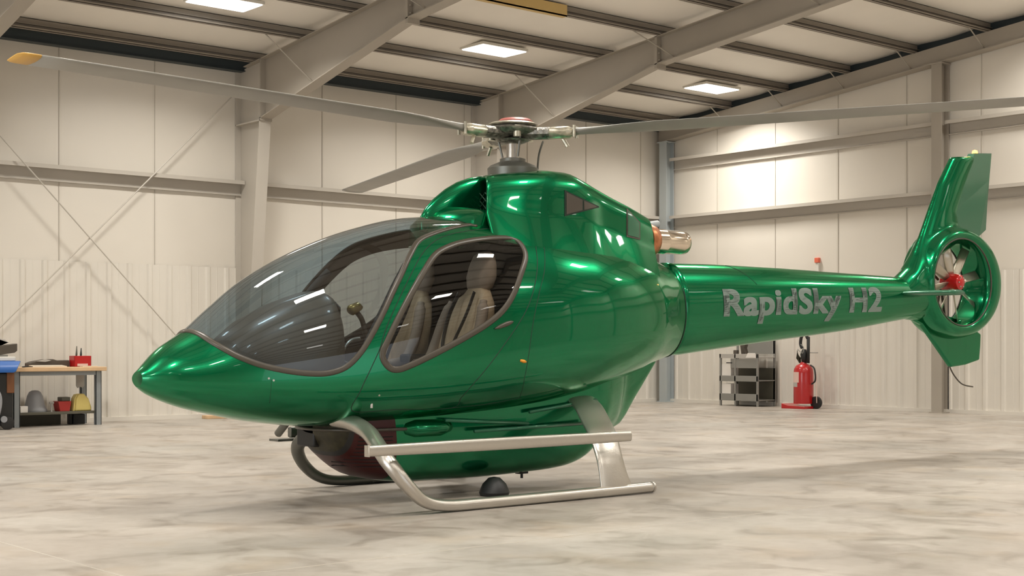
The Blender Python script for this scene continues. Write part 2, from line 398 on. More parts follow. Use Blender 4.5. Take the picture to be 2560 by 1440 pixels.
# girts: channels open to the room
def girt_x(x0, x1, z):
    m = MB(); m.box(x0, x1, YL-.20, YL-.02, z+.10, z+.112); m.box(x0, x1, YL-.21, YL-.20, z+.045, z+.112); m.box(x0, x1, YL-.04, YL-.02, z-.13, z+.1)
    m.box(x0, x1, YL-.075, YL-.02, z-.145, z-.13); return m
def girt_y(y0, y1, z):
    m = MB(); m.box(XR-.20, XR-.02, y0, y1, z+.10, z+.112); m.box(XR-.21, XR-.20, y0, y1, z+.045, z+.112); m.box(XR-.04, XR-.02, y0, y1, z-.13, z+.1)
    m.box(XR-.075, XR-.02, y0, y1, z-.145, z-.13); return m
xs = [XL, -3.6, 1.9, 7.4, 12.83, 18.25, XR]
for a, b in zip(xs, xs[1:]): trim(girt_x(a+.03, b-.03, 4.10), 'girt')
ys = [YB, -6., 1., 8., 15.2, 22.28]
for z in (4.10, 5.40):
    for a, b in zip(ys, ys[1:]): trim(girt_y(a+.12, b-.12, z), 'girt')
# cross-bracing rods on the left wall
for p, q in (((7.45, YL-.28, 5.55), (12.7, YL-.28, .12)), ((12.7, YL-.26, 5.86), (7.45, YL-.26, .62))):
    m = MB(); m.tube([p, q], .012, 8); trim(m, 'girt')
m = MB(); m.box(XL, XR, YL-.07, YL, 0, .07); struct(m.build('baseboard_left', 'liner'))
m = MB(); m.box(XR-.07, XR, YB, YL, 0, .07); struct(m.build('baseboard_right', 'liner'))

# ceiling lights
lab = {(22.2, 19.7): 'bright rectangular ceiling light panel nearest the far corner of the hangar',
       (16.35, 19.7): 'bright rectangular ceiling light panel above the helicopter rotor hub',
       (10.9, 19.7): 'bright rectangular ceiling light panel cut by the top edge, left of the rafters'}
proto = None
for y in LAMP_Y:
    for x in LAMP_X:
        z = zr(y)+.10
        vis = (x, y) in lab
        t = thing('ceiling_light', lab.get((x, y), 'rectangular ceiling light panel hung between the purlins, outside the picture'), 'light', 'rectangular ceiling lights', (x, y, z))
        if proto is None:
            a = MB().box(-.53, .53, -.33, .33, 0, .05).build('housing', 'frame_white', t, bevel=.006)
            b = MB().box(-.50, .50, -.30, .30, -.012, .002).build('diffuser', 'lamp', t)
            proto = [a, b]
            for sx in (-1, 1):
                c = MB().cyl((sx*.4, 0, .05), (sx*.4, 0, .13), .006, n=8); proto.append(c.build('hanger', 'frame_white', t))
        else:
            for p in proto:
                q = p.copy(); COL.objects.link(q); q.parent = t
        area('lamp_light', (x, y, z-.03), 1.0, .6, LAMP_W, LAMP_COL)

# ================================================================== THE HELICOPTER
from mathutils.bvhtree import BVHTree
YC = 9.6; NX = 4.575; TX = 10.15
# fuselage pod stations: X, top, bottom, height of greatest width, half width, roundness above, roundness below
TAB = [(4.575, 1.02, 1.02, 1.02, 0.0, 2.0, 2.0), (4.64, 1.10, 0.93, 1.02, 0.12, 2.0, 2.0), (4.80, 1.25, 0.85, 1.01, 0.25, 2.0, 2.0),
       (5.00, 1.375, 0.785, 1.00, 0.35, 2.0, 2.0), (5.22, 1.555, 0.735, 1.00, 0.45, 2.0, 2.1), (5.50, 1.77, 0.68, 1.01, 0.55, 2.0, 2.2),
       (6.00, 2.03, 0.625, 1.04, 0.69, 2.05, 2.3), (6.50, 2.21, 0.61, 1.12, 0.78, 2.15, 2.4), (7.00, 2.325, 0.63, 1.20, 0.835, 2.25, 2.5),
       (7.50, 2.36, 0.655, 1.28, 0.86, 2.4, 2.5), (8.00, 2.36, 0.69, 1.35, 0.86, 2.4, 2.4), (8.50, 2.34, 0.755, 1.40, 0.83, 2.3, 2.3),
       (9.00, 2.28, 0.865, 1.45, 0.74, 2.2, 2.2), (9.50, 2.19, 0.985, 1.49, 0.58, 2.1, 2.1), (9.85, 2.105, 1.085, 1.54, 0.42, 2.0, 2.0),
       (10.15, 2.02, 1.16, 1.585, 0.28, 2.0, 2.0)]
def pchip(xs, ys, x):
    xs = np.array(xs, float); ys = np.array(ys, float); h = np.diff(xs); d = np.diff(ys)/h; mm = np.zeros(len(xs))
    for i in range(1, len(xs)-1):
        if d[i-1]*d[i] > 0:
            w1 = 2*h[i]+h[i-1]; w2 = h[i]+2*h[i-1]; mm[i] = (w1+w2)/(w1/d[i-1]+w2/d[i])
    mm[0] = d[0]; mm[-1] = d[-1]
    x = np.clip(x, xs[0], xs[-1]); i = np.clip(np.searchsorted(xs, x, side='right')-1, 0, len(xs)-2); t = (x-xs[i])/h[i]
    return (1+2*t)*(1-t)**2*ys[i]+t*(1-t)**2*h[i]*mm[i]+t*t*(3-2*t)*ys[i+1]+t*t*(t-1)*h[i]*mm[i+1]
def tab(X):
    s = np.sqrt(np.maximum(np.asarray(X, float)-NX, 0)/(TX-NX)); xs = [math.sqrt((r[0]-NX)/(TX-NX)) for r in TAB]
    return [pchip(xs, [r[k] for r in TAB], s) for k in range(1, 7)]
def sect(X, th):
    zt, zb, zm, w, nt, nb = tab(X); c = np.cos(th); s = np.sin(th)
    n = np.where(s >= 0, nt, nb); H = np.where(s >= 0, zt-zm, zm-zb)
    return YC+w*np.sign(c)*np.abs(c)**(2/n), zm+H*np.sign(s)*np.abs(s)**(2/n)
def halfw(X, Z):
    zt, zb, zm, w, nt, nb = tab(X); up = Z >= zm; n = np.where(up, nt, nb); H = np.where(up, zt-zm, zm-zb)
    q = 1-(np.abs(Z-zm)/np.maximum(H, 1e-6))**n
    return np.where(q > 0, w*np.maximum(q, 0)**(1/n), -1.)
def implicit(P):
    X, Y, Z = P[:, 0], P[:, 1], P[:, 2]
    zt, zb, zm, w, nt, nb = tab(np.maximum(X, NX+1e-4)); up = Z >= zm; n = np.where(up, nt, nb); H = np.maximum(np.where(up, zt-zm, zm-zb), 1e-4)
    return (np.abs(Y-YC)/np.maximum(w, 1e-4))**n+(np.abs(Z-zm)/H)**n
def normals(P):
    e = 1e-3; G = np.zeros_like(P)
    for k in range(3):
        d = np.zeros(3); d[k] = e; G[:, k] = (implicit(P+d)-implicit(P-d))/(2*e)
    far = P[:, 0] < NX+.03; G[far] = [-1, 0, 0]
    return G/np.maximum(np.linalg.norm(G, axis=1), 1e-9)[:, None]
NXS, NTH = 230, 152
xs_ = NX+(TX-NX)*np.linspace(0.012, 1, NXS)**2; th_ = np.linspace(0, 2*np.pi, NTH, endpoint=False)+.0001
XX, TT = np.meshgrid(xs_, th_, indexing='ij'); YY, ZZ = sect(XX, TT)
SV = np.stack([XX.ravel(), YY.ravel(), ZZ.ravel()], 1)
SF = [(i*NTH+j, i*NTH+(j+1) % NTH, (i+1)*NTH+(j+1) % NTH, (i+1)*NTH+j) for i in range(NXS-1) for j in range(NTH)]
SV = np.vstack([SV, [[NX, YC, 1.02]]]); SF += [(len(SV)-1, (j+1) % NTH, j) for j in range(NTH)]
def poly_sd(P, poly):
    poly = np.array(poly, float); x = P[:, 0]; z = P[:, 2]; best = np.full(len(P), 1e9); ins = np.zeros(len(P), bool)
    for (ax, az), (bx, bz) in zip(poly, np.roll(poly, -1, axis=0)):
        dx, dz = bx-ax, bz-az; L = dx*dx+dz*dz+1e-12
        t = np.clip(((x-ax)*dx+(z-az)*dz)/L, 0, 1); best = np.minimum(best, (x-ax-t*dx)**2+(z-az-t*dz)**2)
        c = ((az > z) != (bz > z)) & (x < dx*(z-az)/((bz-az) if abs(bz-az) > 1e-12 else 1e-12)+ax); ins ^= c
    return np.where(ins, 1, -1)*np.sqrt(best)
def clip(skin, field):
    V, F = skin; f = field(V); f = np.where(np.abs(f) < 1e-7, 1e-7, f); V2 = list(V); f = list(f); new = {}; A = []; B = []
    def cut(i, j):
        k = (min(i, j), max(i, j))
        if k not in new:
            t = f[i]/(f[i]-f[j]); new[k] = len(V2); V2.append(V2[i]+(V2[j]-V2[i])*t)
        return new[k]
    for q in F:
        pos = [f[i] > 0 for i in q]
        if all(pos): A.append(q); continue
        if not any(pos): B.append(q); continue
        a = []; b = []
        for i, j, p, r in zip(q, q[1:]+q[:1], pos, pos[1:]+pos[:1]):
            (a if p else b).append(i)
            if p != r: c = cut(i, j); a.append(c); b.append(c)
        if len(a) > 2: A.append(tuple(a))
        if len(b) > 2: B.append(tuple(b))
    V2 = np.array(V2); return (V2, A), (V2, B)
def skin_obj(name, skin, m, parent, offset=0., thick=0.):
    V, F = skin; used = sorted({i for q in F for i in q}); mp = {i: k for k, i in enumerate(used)}
    P = V[used]; N = normals(P); Q = P+N*offset
    me = bpy.data.meshes.new(name); me.from_pydata([tuple(p) for p in Q], [], [tuple(mp[i] for i in q) for q in F]); me.update()
    o = link(name, me, m, parent, 'all')
    me.normals_split_custom_set_from_vertices([tuple(n) for n in N])
    return o
def side(skin, near):
    V, F = skin; return (V, [q for q in F if (np.mean([V[i][1] for i in q]) < YC) == near])
BV = BVHTree.FromPolygons([tuple(p) for p in SV], SF)
CAMP = Vector((0, 0, CH))
def hit(u, v, bv=None):
    d = Vector(ray(u, v)).normalized(); r = (bv or BV).ray_cast(CAMP, d)
    return (r[0], r[1]) if r[0] is not None else (None, None)
def xz(pts):
    out = []
    for p in pts:
        h = hit(*p)[0]
        if h is not None: out.append((h.x, h.z))
    return out
def smooth2(pts, k=6, closed=True):
    return [(p.x, p.y) for p in smooth_path([(a, b, 0) for a, b in pts], k, closed)]
ws_px = [(1188, 563), (1170, 562), (1129, 570), (1083, 584), (1046, 603), (1024, 640), (1006, 680), (983, 728), (956, 787), (927, 842), (900, 884), (866, 917), (825, 932), (779, 934), (717, 927), (654, 913), (600, 893), (567, 876), (530, 855), (483, 829)]
ws_low = xz(ws_px)
WS = smooth2([(7.36, 2.33)]+ws_low+[(4.985, 1.365)], 6, False)+[(4.9, 1.6), (5.2, 2.9), (7.38, 2.9)]
DWIN = smooth2(xz([(957, 879), (959, 900), (974, 919), (994, 924), (1025, 914), (1088, 884), (1171, 839), (1225, 805), (1260, 773), (1285, 733), (1303, 683), (1314, 642), (1307, 617), (1294, 602), (1273, 594), (1225, 595), (1167, 603), (1125, 615), (1089, 636), (1061, 677), (1028, 734), (995, 797), (970, 850)]))
DOOR = smooth2(xz([(950, 871), (928, 920), (904, 971), (880, 1027), (990, 1024), (1128, 1020), (1154, 993), (1192, 950), (1254, 871), (1300, 804), (1325, 754), (1342, 683), (1340, 620), (1328, 580), (1290, 573), (1240, 571), (1187, 575), (1125, 586), (1085, 604), (1052, 640), (1018, 705), (985, 775), (962, 830)]), 5)
heli = thing('helicopter', 'emerald green helicopter with silver skids parked in the middle of the hangar', 'helicopter')
full = (SV, SF)
wsA, rest = clip(full, lambda P: poly_sd(P, WS))
dA, rest = clip(rest, lambda P: poly_sd(P, DOOR))
fuselage = skin_obj('fuselage', rest, 'green', heli)
windshield = skin_obj('windshield', wsA, 'windshield', heli); tag(windshield, 'tinted wraparound windshield')
def on_body(X, Z, near=True, off=0.):
    h = float(halfw(np.array(X), np.array(Z)));
    if h < 0: return None
    p = np.array([[X, YC-h if near else YC+h, Z]]); n = normals(p)[0]; return Vector(p[0]+n*off)
def loop_path(poly, near, off=0.):
    return [q for q in (on_body(a, b, near, off) for a, b in poly) if q is not None]
def ring_tube(mb, path, r, n=10, sy=1.0):
    P = path; k = len(P); rings = []
    for i in range(k):
        T = (P[(i+1) % k]-P[(i-1) % k]).normalized(); nn = Vector(normals(np.array([tuple(P[i])]))[0]); nn = (nn-T*nn.dot(T)).normalized(); b = T.cross(nn)
        rings.append([tuple(P[i]+nn*math.cos(q)*r+b*math.sin(q)*r*sy) for q in [2*math.pi*j/n for j in range(n)]])
    mb.loft(rings, False, True)
def open_tube(mb, P, r, n=8, sy=1.0):
    k = len(P); rings = []
    for i in range(k):
        T = (P[min(i+1, k-1)]-P[max(i-1, 0)]).normalized(); nn = Vector(normals(np.array([tuple(P[i])]))[0]); nn = (nn-T*nn.dot(T)).normalized(); b = T.cross(nn)
        rings.append([tuple(P[i]+nn*math.cos(q)*r+b*math.sin(q)*r*sy) for q in [2*math.pi*j/n for j in range(n)]])
    mb.loft(rings, True)
for near in (True, False):
    dn = side(dA, near)
    wn, dd = clip(dn, lambda P: poly_sd(P, DWIN))
    door = skin_obj('door', dd, 'green', heli)
    wnd = skin_obj('door_window', wn, 'doorglass', door)
    m = MB(); ring_tube(m, loop_path(DWIN, near), .012, 10, 2.2); m.build('window_trim', 'trim', door, smooth='all')
    m = MB(); ring_tube(m, loop_path(DOOR, near, -.001), .004, 6); m.build('door_seam', 'seam', door, smooth='all')
    if near:
        a, na = hit(1236, 822); b, nb = hit(1281, 804)
        m = MB(); ax = b-a; upv = na.cross(ax).normalized()
        rings = []
        for t, w in ((0, .003), (.08, .010), (.3, .017), (.7, .020), (.92, .014), (1, .004)):
            c = a+ax*t; rings.append([tuple(c+na*(.006+.012*math.cos(q))+upv*w*math.sin(q)) for q in [2*math.pi*j/12 for j in range(12)]])
        m.loft(rings); m.build('door_handle', 'trim', door, smooth='all')
        a, na = hit(1308, 903); m = MB(); m.tube([a-na*.005+Vector((-.03, 0, .006)), a+na*.01, a+Vector((.03, 0, -.006))-na*.004], [.012, .014, .010], 8); m.build('latch', 'orange', door, smooth='all')
        a, na = hit(929, 1012); m = MB(); m.tube([a+Vector((0, 0, .02)), a-Vector((0, 0, .025))], .010, 8); m.build('door_pin', 'white', door, smooth='all')
# windshield trim round the whole pane, both sides
half = [on_body(a, b, True) for a, b in WS[:-3]]
half = [p for p in half if p is not None]
m = MB()
mirror = [Vector((p.x, 2*YC-p.y, p.z)) for p in half][::-1]
ring_tube(m, half+[Vector((4.985, YC, float(tab(4.985)[0])))]+mirror+[Vector((7.38, YC, float(tab(7.38)[0])))], .011, 10, 2.1)
m.build('windshield_trim', 'trim', heli, smooth='all')
# seams of the hull
def seam(px, near=True, r=.0035):
    P = [h for h in (hit(*p)[0] for p in px) if h is not None]; P = smooth_path(P, 5)
    P = [q for q in (on_body(p.x, p.z, True, -.001) for p in P) if q is not None]
    m = MB(); open_tube(m, P, r, 6); open_tube(m, [Vector((p.x, 2*YC-p.y, p.z)) for p in P], r, 6)
    return m.build('panel_seam', 'seam', heli, smooth='all')
seam([(1352, 590), (1362, 640), (1360, 683), (1348, 733), (1334, 800), (1323, 879), (1312, 942), (1299, 992)])
seam([(1130, 1020), (1220, 1010), (1299, 994)])
seam([(678, 948), (676, 985), (674, 1008)], r=.002)
m = MB()
P = [Vector((10.12, y, z)) for y, z in zip(*[a for a in sect(np.full(60, 10.12), np.linspace(0, 2*np.pi, 60, endpoint=False))])]
ring_tube(m, P, .008, 6); m.build('panel_seam', 'seam', heli, smooth='all')
for (u, v) in ((672, 946), (684, 951), (1308, 655), (948, 988), (1010, 640), (1040, 660)):
    a, n = hit(u, v)
    if a is not None and (u, v)[1] > 900: m = MB(); m.tube([a-n*.004, a+n*.004], .008, 10); m.build('rivet', 'steel', heli, smooth=True)
# inner lining, cut out at the same openings
GROW = lambda poly, g: (lambda P: poly_sd(P, poly)+g)
lin, _ = clip(full, lambda P: np.minimum(P[:, 0]-4.95, 8.32-P[:, 0]))
_, lin = clip(lin, GROW(WS, .0)); _, lin = clip(lin, GROW(DWIN, .0))
skin_obj('cabin_lining', lin, 'lining', heli, offset=-.03)
yb, zb = sect(np.full(48, 8.3), np.linspace(0, 2*np.pi, 48, endpoint=False))
m = MB(); m.loft([[(8.3, YC+(y-YC)*.95, 1.4+(z-1.4)*.95) for y, z in zip(yb, zb)], [(8.34, YC+(y-YC)*.95, 1.4+(z-1.4)*.95) for y, z in zip(yb, zb)]])
for zz in np.arange(1.35, 2.25, .11): m.tube([(8.29, YC-float(halfw(np.array(8.29), np.array(zz)))+.07, zz), (8.29, YC+float(halfw(np.array(8.29), np.array(zz)))-.07, zz)], .022, 8)
m.build('rear_bulkhead', 'black', heli, smooth=True)
m = MB()
rings = []
for X in np.arange(5.1, 8.3, .2):
    w = float(halfw(np.array(X), np.array(.86)))-.035; rings.append([(X, YC-w, .84), (X, YC-w, .87), (X, YC+w, .87), (X, YC+w, .84)])
m.loft(rings); m.build('cabin_floor', 'lining', heli)
# overhead frame between the windshield and the doors, seen through the glass
m = MB()
for s in (-1, 1):
    P = [q for q in (on_body(a, b, s < 0, -.05) for a, b in smooth2(xz([(1020, 655), (995, 705), (968, 765), (940, 826), (905, 900)]), 4, False)) if q is not None]
    if len(P) > 3: m.tube(P, .035, 10)
m.build('door_post', 'lining', heli, smooth='all')
# instrument console: a rounded hood that leans back from the nose
def console():
    cx = []
    prof = [(5.20, .95, 1.27, .26), (5.45, .88, 1.46, .36), (5.72, .86, 1.59, .43), (5.92, .86, 1.66, .45), (6.02, .86, 1.69, .45), (6.09, .86, 1.67, .43), (6.14, .86, 1.58, .40)]
    m = MB(); rings = []
    for (X, z0, z1, w) in prof:
        ring = []
        for k in range(20):
            q = math.pi*k/19; c, s = math.cos(q), math.sin(q)
            ring.append((X+.05*s, YC+.02+w*math.copysign(abs(c)**.6, c), z0+(z1-z0)*s**.6))
        rings.append(ring)
    m.loft(rings); o = m.build('instrument_console', 'dash', heli, smooth='all'); return o
con = console()
m = MB(); m.prism([(YC-.3, 1.05), (YC+.34, 1.05), (YC+.34, 1.56), (YC+.25, 1.62), (YC-.2, 1.62), (YC-.3, 1.56)], 'x', 6.15, 6.165); m.build('instrument_panel', 'black_g', con, bevel=.005)
for (y, z, r) in ((-.17, 1.45, .06), (0, 1.45, .06), (.17, 1.45, .06), (-.1, 1.28, .045), (.08, 1.28, .045)):
    m = MB(); m.cyl((6.164, YC+y, z), (6.174, YC+y, z), r, n=20); m.build('dial', 'steel_dark', con, smooth=True)
m = MB(); m.loft([[(X, YC+y, z) for y, z in ((-.13, .87), (-.12, zt), (.12, zt), (.13, .87))] for X, zt in ((6.16, 1.2), (6.6, 1.05), (7.0, 1.0), (7.5, 1.0))]); m.build('centre_pedestal', 'console', heli, bevel=.02)
# cyclic stick with golden grip
b = onY(915, 840, 9.45); t = onY(888, 776, 9.45); k = onY(905, 800, 9.45)
m = MB(); m.tube(smooth_path([(b.x+.12, b.y, .87), (b.x+.09, b.y, 1.1), tuple(b), tuple(k), tuple(t)]), .021, 12)
st = m.build('cyclic_stick', 'console', heli, smooth='all')
m = MB(); m.tube([t+Vector((-.055, 0, -.012)), t+Vector((-.04, 0, -.0)), t+Vector((.03, 0, .03)), t+Vector((.06, 0, .02))], [.03, .045, .040, .02], 12); m.build('grip', 'gold', st, smooth='all')
m = MB(); m.tube(smooth_path([onY(852, 905, 9.3), onY(862, 868, 9.3), onY(880, 850, 9.3), onY(900, 846, 9.3)]), .012, 8); m.build('collective_rail', 'steel', heli, smooth='all')
# seats
def seat(yc, dx, lab=None):
    before = set(bpy.data.objects)
    m = MB(); rings = []
    # backrest: bucket shape leaning back, with bolsters and an integrated headrest
    prof = [(.98, .00, .20, .085), (1.10, .02, .225, .10), (1.30, .06, .235, .10), (1.50, .11, .225, .09), (1.66, .15, .19, .075), (1.75, .175, .13, .06), (1.80, .19, .095, .055)]
    for (z, ox, w, t) in prof:
        ring = []
        for k in range(24):
            q = 2*math.pi*k/24; c, s = math.cos(q), math.sin(q)
            y = w*math.copysign(abs(c)**.55, c); x = t*math.copysign(abs(s)**.7, s)
            if s < 0: x -= .075*(abs(y)/w)**3*(1 if z < 1.7 else 0)
            ring.append((7.30+dx+ox+x, yc+y, z))
        rings.append(ring)
    m.loft(rings); root = m.build('seat_backrest', 'leather', heli, smooth='all')
    m = MB(); rings = []
    for (z, w, t) in ((1.765, .07, .045), (1.80, .125, .07), (1.90, .145, .085), (2.00, .13, .08), (2.09, .10, .065), (2.125, .06, .03)):
        rings.append([(7.30+dx+.20+(z-1.8)*.16+t*math.sin(q), yc+w*math.copysign(abs(math.cos(q))**.7, math.cos(q)), z) for q in [2*math.pi*k/20 for k in range(20)]])
    m.loft(rings); m.build('headrest', 'leather2', root, smooth='all')
    m = MB(); rings = []
    for (X, z, w) in ((6.80, 1.04, .16), (6.83, 1.08, .21), (6.95, 1.10, .235), (7.15, 1.06, .235), (7.32, 1.03, .225)):
        rings.append([(X+dx, yc+w*math.copysign(abs(math.cos(q))**.5, math.cos(q)), z-.08+(.08+.02*abs(math.cos(q))**4)*math.copysign(abs(math.sin(q))**.6, math.sin(q))) for q in [2*math.pi*k/24 for k in range(24)]])
    m.loft(rings); m.build('seat_cushion', 'leather', root, smooth='all')
    for s in (-1, 1):   # side bolsters
        m = MB(); m.tube(smooth_path([(7.0+dx, yc+s*.225, 1.12), (7.16+dx, yc+s*.235, 1.16), (7.24+dx, yc+s*.24, 1.3), (7.31+dx, yc+s*.225, 1.5), (7.37+dx, yc+s*.185, 1.68)], 5), [.035]+[.045]*18+[.03]*2, 10); m.build('bolster', 'leather2', root, smooth='all')
    m = MB(); m.tube(smooth_path([(7.36+dx, yc-.09, 1.76), (7.26+dx, yc-.10, 1.55), (7.16+dx, yc-.06, 1.3), (7.14+dx, yc-.01, 1.15)], 6), .018, 6, sy=.3); m.tube(smooth_path([(7.36+dx, yc+.09, 1.76), (7.26+dx, yc+.10, 1.55), (7.16+dx, yc+.06, 1.3), (7.14+dx, yc+.01, 1.15)], 6), .018, 6, sy=.3)
    m.build('harness', 'black', root, smooth='all')
    m = MB(); m.box(6.86+dx, 7.35+dx, yc-.18, yc+.18, .87, 1.0); m.build('seat_base', 'lining', root, bevel=.02)
    for o in set(bpy.data.objects)-before:       # set the seat down on its rails
        for v in o.data.vertices:
            v.co.z = .87+(v.co.z-.87)*.935; v.co.y = yc+(v.co.y-yc)*1.12; v.co.x -= .04
    return root
seat(YC-.40, .02); seat(YC+.36, -.05)
m = MB(); m.box(6.98, 7.4, YC-.08, YC+.06, 1.12, 1.19); m.build('armrest', 'black', heli, bevel=.02)
m = MB(); m.tube([(6.72, YC-.5, 1.14), (7.0, YC-.5, 1.15)], .012, 8); m.build('collective_lever', 'console', heli, smooth='all')

# ---- engine cowling
CX_ = [7.50, 7.70, 7.90, 8.10, 8.30, 8.48, 8.66, 8.85, 9.10, 9.35, 9.60, 9.85]
CT = [2.69, 2.715, 2.735, 2.755, 2.775, 2.775, 2.735, 2.68, 2.605, 2.54, 2.465, 2.39]
CWD = [.475, .535, .575, .585, .575, .56, .535, .49, .455, .42, .375, .32]
def cw(X): return float(pchip(CX_, CT, X)), float(pchip(CX_, CWD, X))
def zsurf(X, w):
    zt, zb, zm, wb, nt, nb = [float(a) for a in tab(X)]; w = min(w, wb*.98)
    return zm+(zt-zm)*(1-(w/wb)**nt)**(1/nt)
def cowl_ring(X, N=120, n=8.0):
    zt, w = cw(X); zs = zsurf(X, w); z0 = zs-.10; out = []
    for k in range(N):
        q = math.pi*k/(N-1); c, s = math.cos(q), math.sin(q)
        yy = w*math.copysign(abs(c)**(2/n), c); zz = z0+(zt-z0)*abs(s)**(2/n)
        h = min(1, max(0, zz-zs)/(zt-zs)); fl = .095*math.exp(-max(0, zz-zs)/.06)
        yv = abs(yy)*(1-.13*h)+(fl if abs(yy) > w*.5 else 0)
        if zz < zs+.03:
            hb = float(halfw(np.array(X), np.array(zz)))
            if 0 < hb < yv: yv = hb*.992
        sw = max(0, 1-(X-7.5)/.7); dx = .30*sw*(1-min(1, abs(yv)/w))**.8+(.50*sw*min(1, abs(yv)/w) if yy > 0 else 0)     # the mouth is swept back towards the centre line
        zc = zt + .03*(1-(yv/w)**2)*(h > .9)
        out.append((X+dx, YC+math.copysign(yv, yy), zz+.03*h*(1-min(1, yv/w)**2)))
    return out
m = MB()
r0 = cowl_ring(7.5)
def shrink(ring, k, dx): return [(x+dx, YC+(y-YC)*k, 2.2+(z-2.2)*k) for (x, y, z) in ring]
rings = [shrink(r0, .88, .14), shrink(r0, .90, .04), shrink(r0, .94, .0), shrink(r0, .98, -.012)]
for X in list(np.linspace(7.5, 9.62, 38)): rings.append(cowl_ring(X))
N_ = len(rings[0])
vs = [p for r in rings for p in r]; fs = [(i*N_+j, i*N_+j+1, (i+1)*N_+j+1, (i+1)*N_+j) for i in range(len(rings)-1) for j in range(N_-1)]
m.add(vs, fs); cowl = m.build('engine_cowling', 'green', heli, smooth='all')
me = cowl.data; CBV = BVHTree.FromPolygons([v.co.copy() for v in me.vertices], [tuple(p.vertices) for p in me.polygons])
# the ridge in front: a wedge that climbs from the roof between the two air intakes
m = MB(); rings = []
for X, zt, w in ((7.16, 2.345, .02), (7.22, 2.43, .04), (7.30, 2.505, .06), (7.43, 2.60, .075), (7.55, 2.665, .085), (7.68, 2.71, .09), (7.80, 2.735, .095), (7.95, 2.75, .10)):
    zs = 2.22; rings.append([(X, YC+w*math.copysign(abs(math.cos(q))**.8, math.cos(q)), zs+(zt-zs)*abs(math.sin(q))**.75) for q in [math.pi*k/35 for k in range(36)]])
m.loft(rings); m.build('intake_ridge', 'green', cowl, smooth='all')
m = MB(); rings = []
for y in np.linspace(-.45, .45, 31):
    t = abs(y)/.45; xf = 7.20+.16*t*t; zt = 2.435-.05*t*t
    rings.append([(xf, YC+y, 2.12), (xf+.02, YC+y, 2.30), (xf+.08, YC+y, 2.385-.04*t), (xf+.18, YC+y, zt), (7.56, YC+y, zt-.005), (7.62, YC+y, zt-.05), (7.64, YC+y, 2.12)])
m.loft(rings); m.build('intake_sill', 'green', cowl, smooth=True)
m = MB(); rr = [shrink(r0, .88, .14), shrink(r0, .86, .4)]
vs = [p for r in rr for p in r]; m.add(vs, [(j, j+1, N_+j+1, N_+j) for j in range(N_-1)]+[tuple(N_+k for k in range(N_))])
m.build('intake_duct', 'black', cowl, smooth=True)
m = MB()
for k in range(-8, 9):
    for a in (1, -1):
        y0 = YC+k*.075
        m.tube([(7.74, y0-.2*a, 2.28), (7.74, y0+.2*a, 2.62)], .005, 4)
intake = m.build('intake_screen', 'mesh', cowl)
bm = bmesh.new(); bm.from_mesh(intake.data)   # trim the wires to the duct
for (co, no) in (((0, YC-.41, 0), (0, -1, 0)), ((0, YC+.41, 0), (0, 1, 0)), ((0, 0, 2.58), (0, 0, 1))):
    bmesh.ops.bisect_plane(bm, geom=bm.verts[:]+bm.edges[:]+bm.faces[:], plane_co=co, plane_no=no, clear_outer=True)
bm.to_mesh(intake.data); bm.free()
# rear closing plate of the cowling, exhaust
m = MB(); rg = cowl_ring(9.605); m.loft([rg, [(9.56, YC+(y-YC)*.9, z-.01) for x, y, z in rg]]); m.build('rear_plate', 'green_dark', cowl)
ey, ez, er = YC-.10, 2.265, .118
m = MB(); m.lathe((9.715, ey, ez), [(.10, 0), (.165, .0), (.170, .04), (.150, .12), (.135, .135), (.10, .135)], 36, 'x'); ex0 = m.build('exhaust_collar', 'copper', cowl, smooth=True)
m = MB(); m.lathe((9.62, ey, ez), [(er*.8, 0), (er*.99, 0), (er*1.0, .02), (er*1.03, .36), (er*1.03, .375), (er*.99, .385), (er*.98, .60), (er*.93, .67), (er*.89, .675), (er*.88, .65), (er*.86, .1), (.001, .06)], 48, 'x')
tag(m.build('exhaust_pipe', 'chrome', heli, smooth=True), 'polished steel exhaust pipe')
m = MB(); m.tube([(9.55, YC-.05, 2.40), (9.80, YC-.05, 2.405), (9.98, YC-.05, 2.44)], [.045, .04, .035], 14); m.build('vent_pipe', 'post', cowl, smooth='all')
def conform(name, c, mt, parent, bv, off=.004, N=14):
    # a thin sheet laid on the surface, between four corner pixels
    P = []
    for i in range(N+1):
        for j in range(N+1):
            s, t = i/N, j/N
            u = (1-s)*((1-t)*c[0][0]+t*c[3][0])+s*((1-t)*c[1][0]+t*c[2][0]); v = (1-s)*((1-t)*c[0][1]+t*c[3][1])+s*((1-t)*c[1][1]+t*c[2][1])
            h, n = hit(u, v, bv)
            if h is None: return None
            if n.y > 0: n = -n
            P.append((h, n))
    mb = MB(); q = [(i*(N+1)+j, i*(N+1)+j+1, (i+1)*(N+1)+j+1, (i+1)*(N+1)+j) for i in range(N) for j in range(N)]; k = len(P)
    mb.add([tuple(h+n*off) for h, n in P]+[tuple(h-n*.003) for h, n in P], q+[tuple(x+k for x in f[::-1]) for f in q])
    return mb.build(name, mt, parent, smooth='all', fix=False)
def inset(c, k):
    cx = sum(p[0] for p in c)/4; cy = sum(p[1] for p in c)/4; return [(cx+(u-cx)*k, cy+(v-cy)*k) for u, v in c]
tri = [(1411, 475), (1497, 516), (1497, 519), (1411, 541)]
conform('vent_frame', tri, 'seam', cowl, CBV, .003)
conform('vent_screen', [(1415, 481), (1455, 500), (1455, 526), (1415, 536)], 'vent', cowl, CBV, .006); conform('vent_screen', [(1459, 502), (1490, 516), (1490, 518), (1459, 525)], 'vent', cowl, CBV, .006)
quad = [(1566, 520), (1600, 556), (1600, 600), (1566, 592)]
conform('vent_frame', quad, 'trim', cowl, CBV, .003); conform('vent_screen', inset(quad, .85), 'green_dark', cowl, CBV, .006)

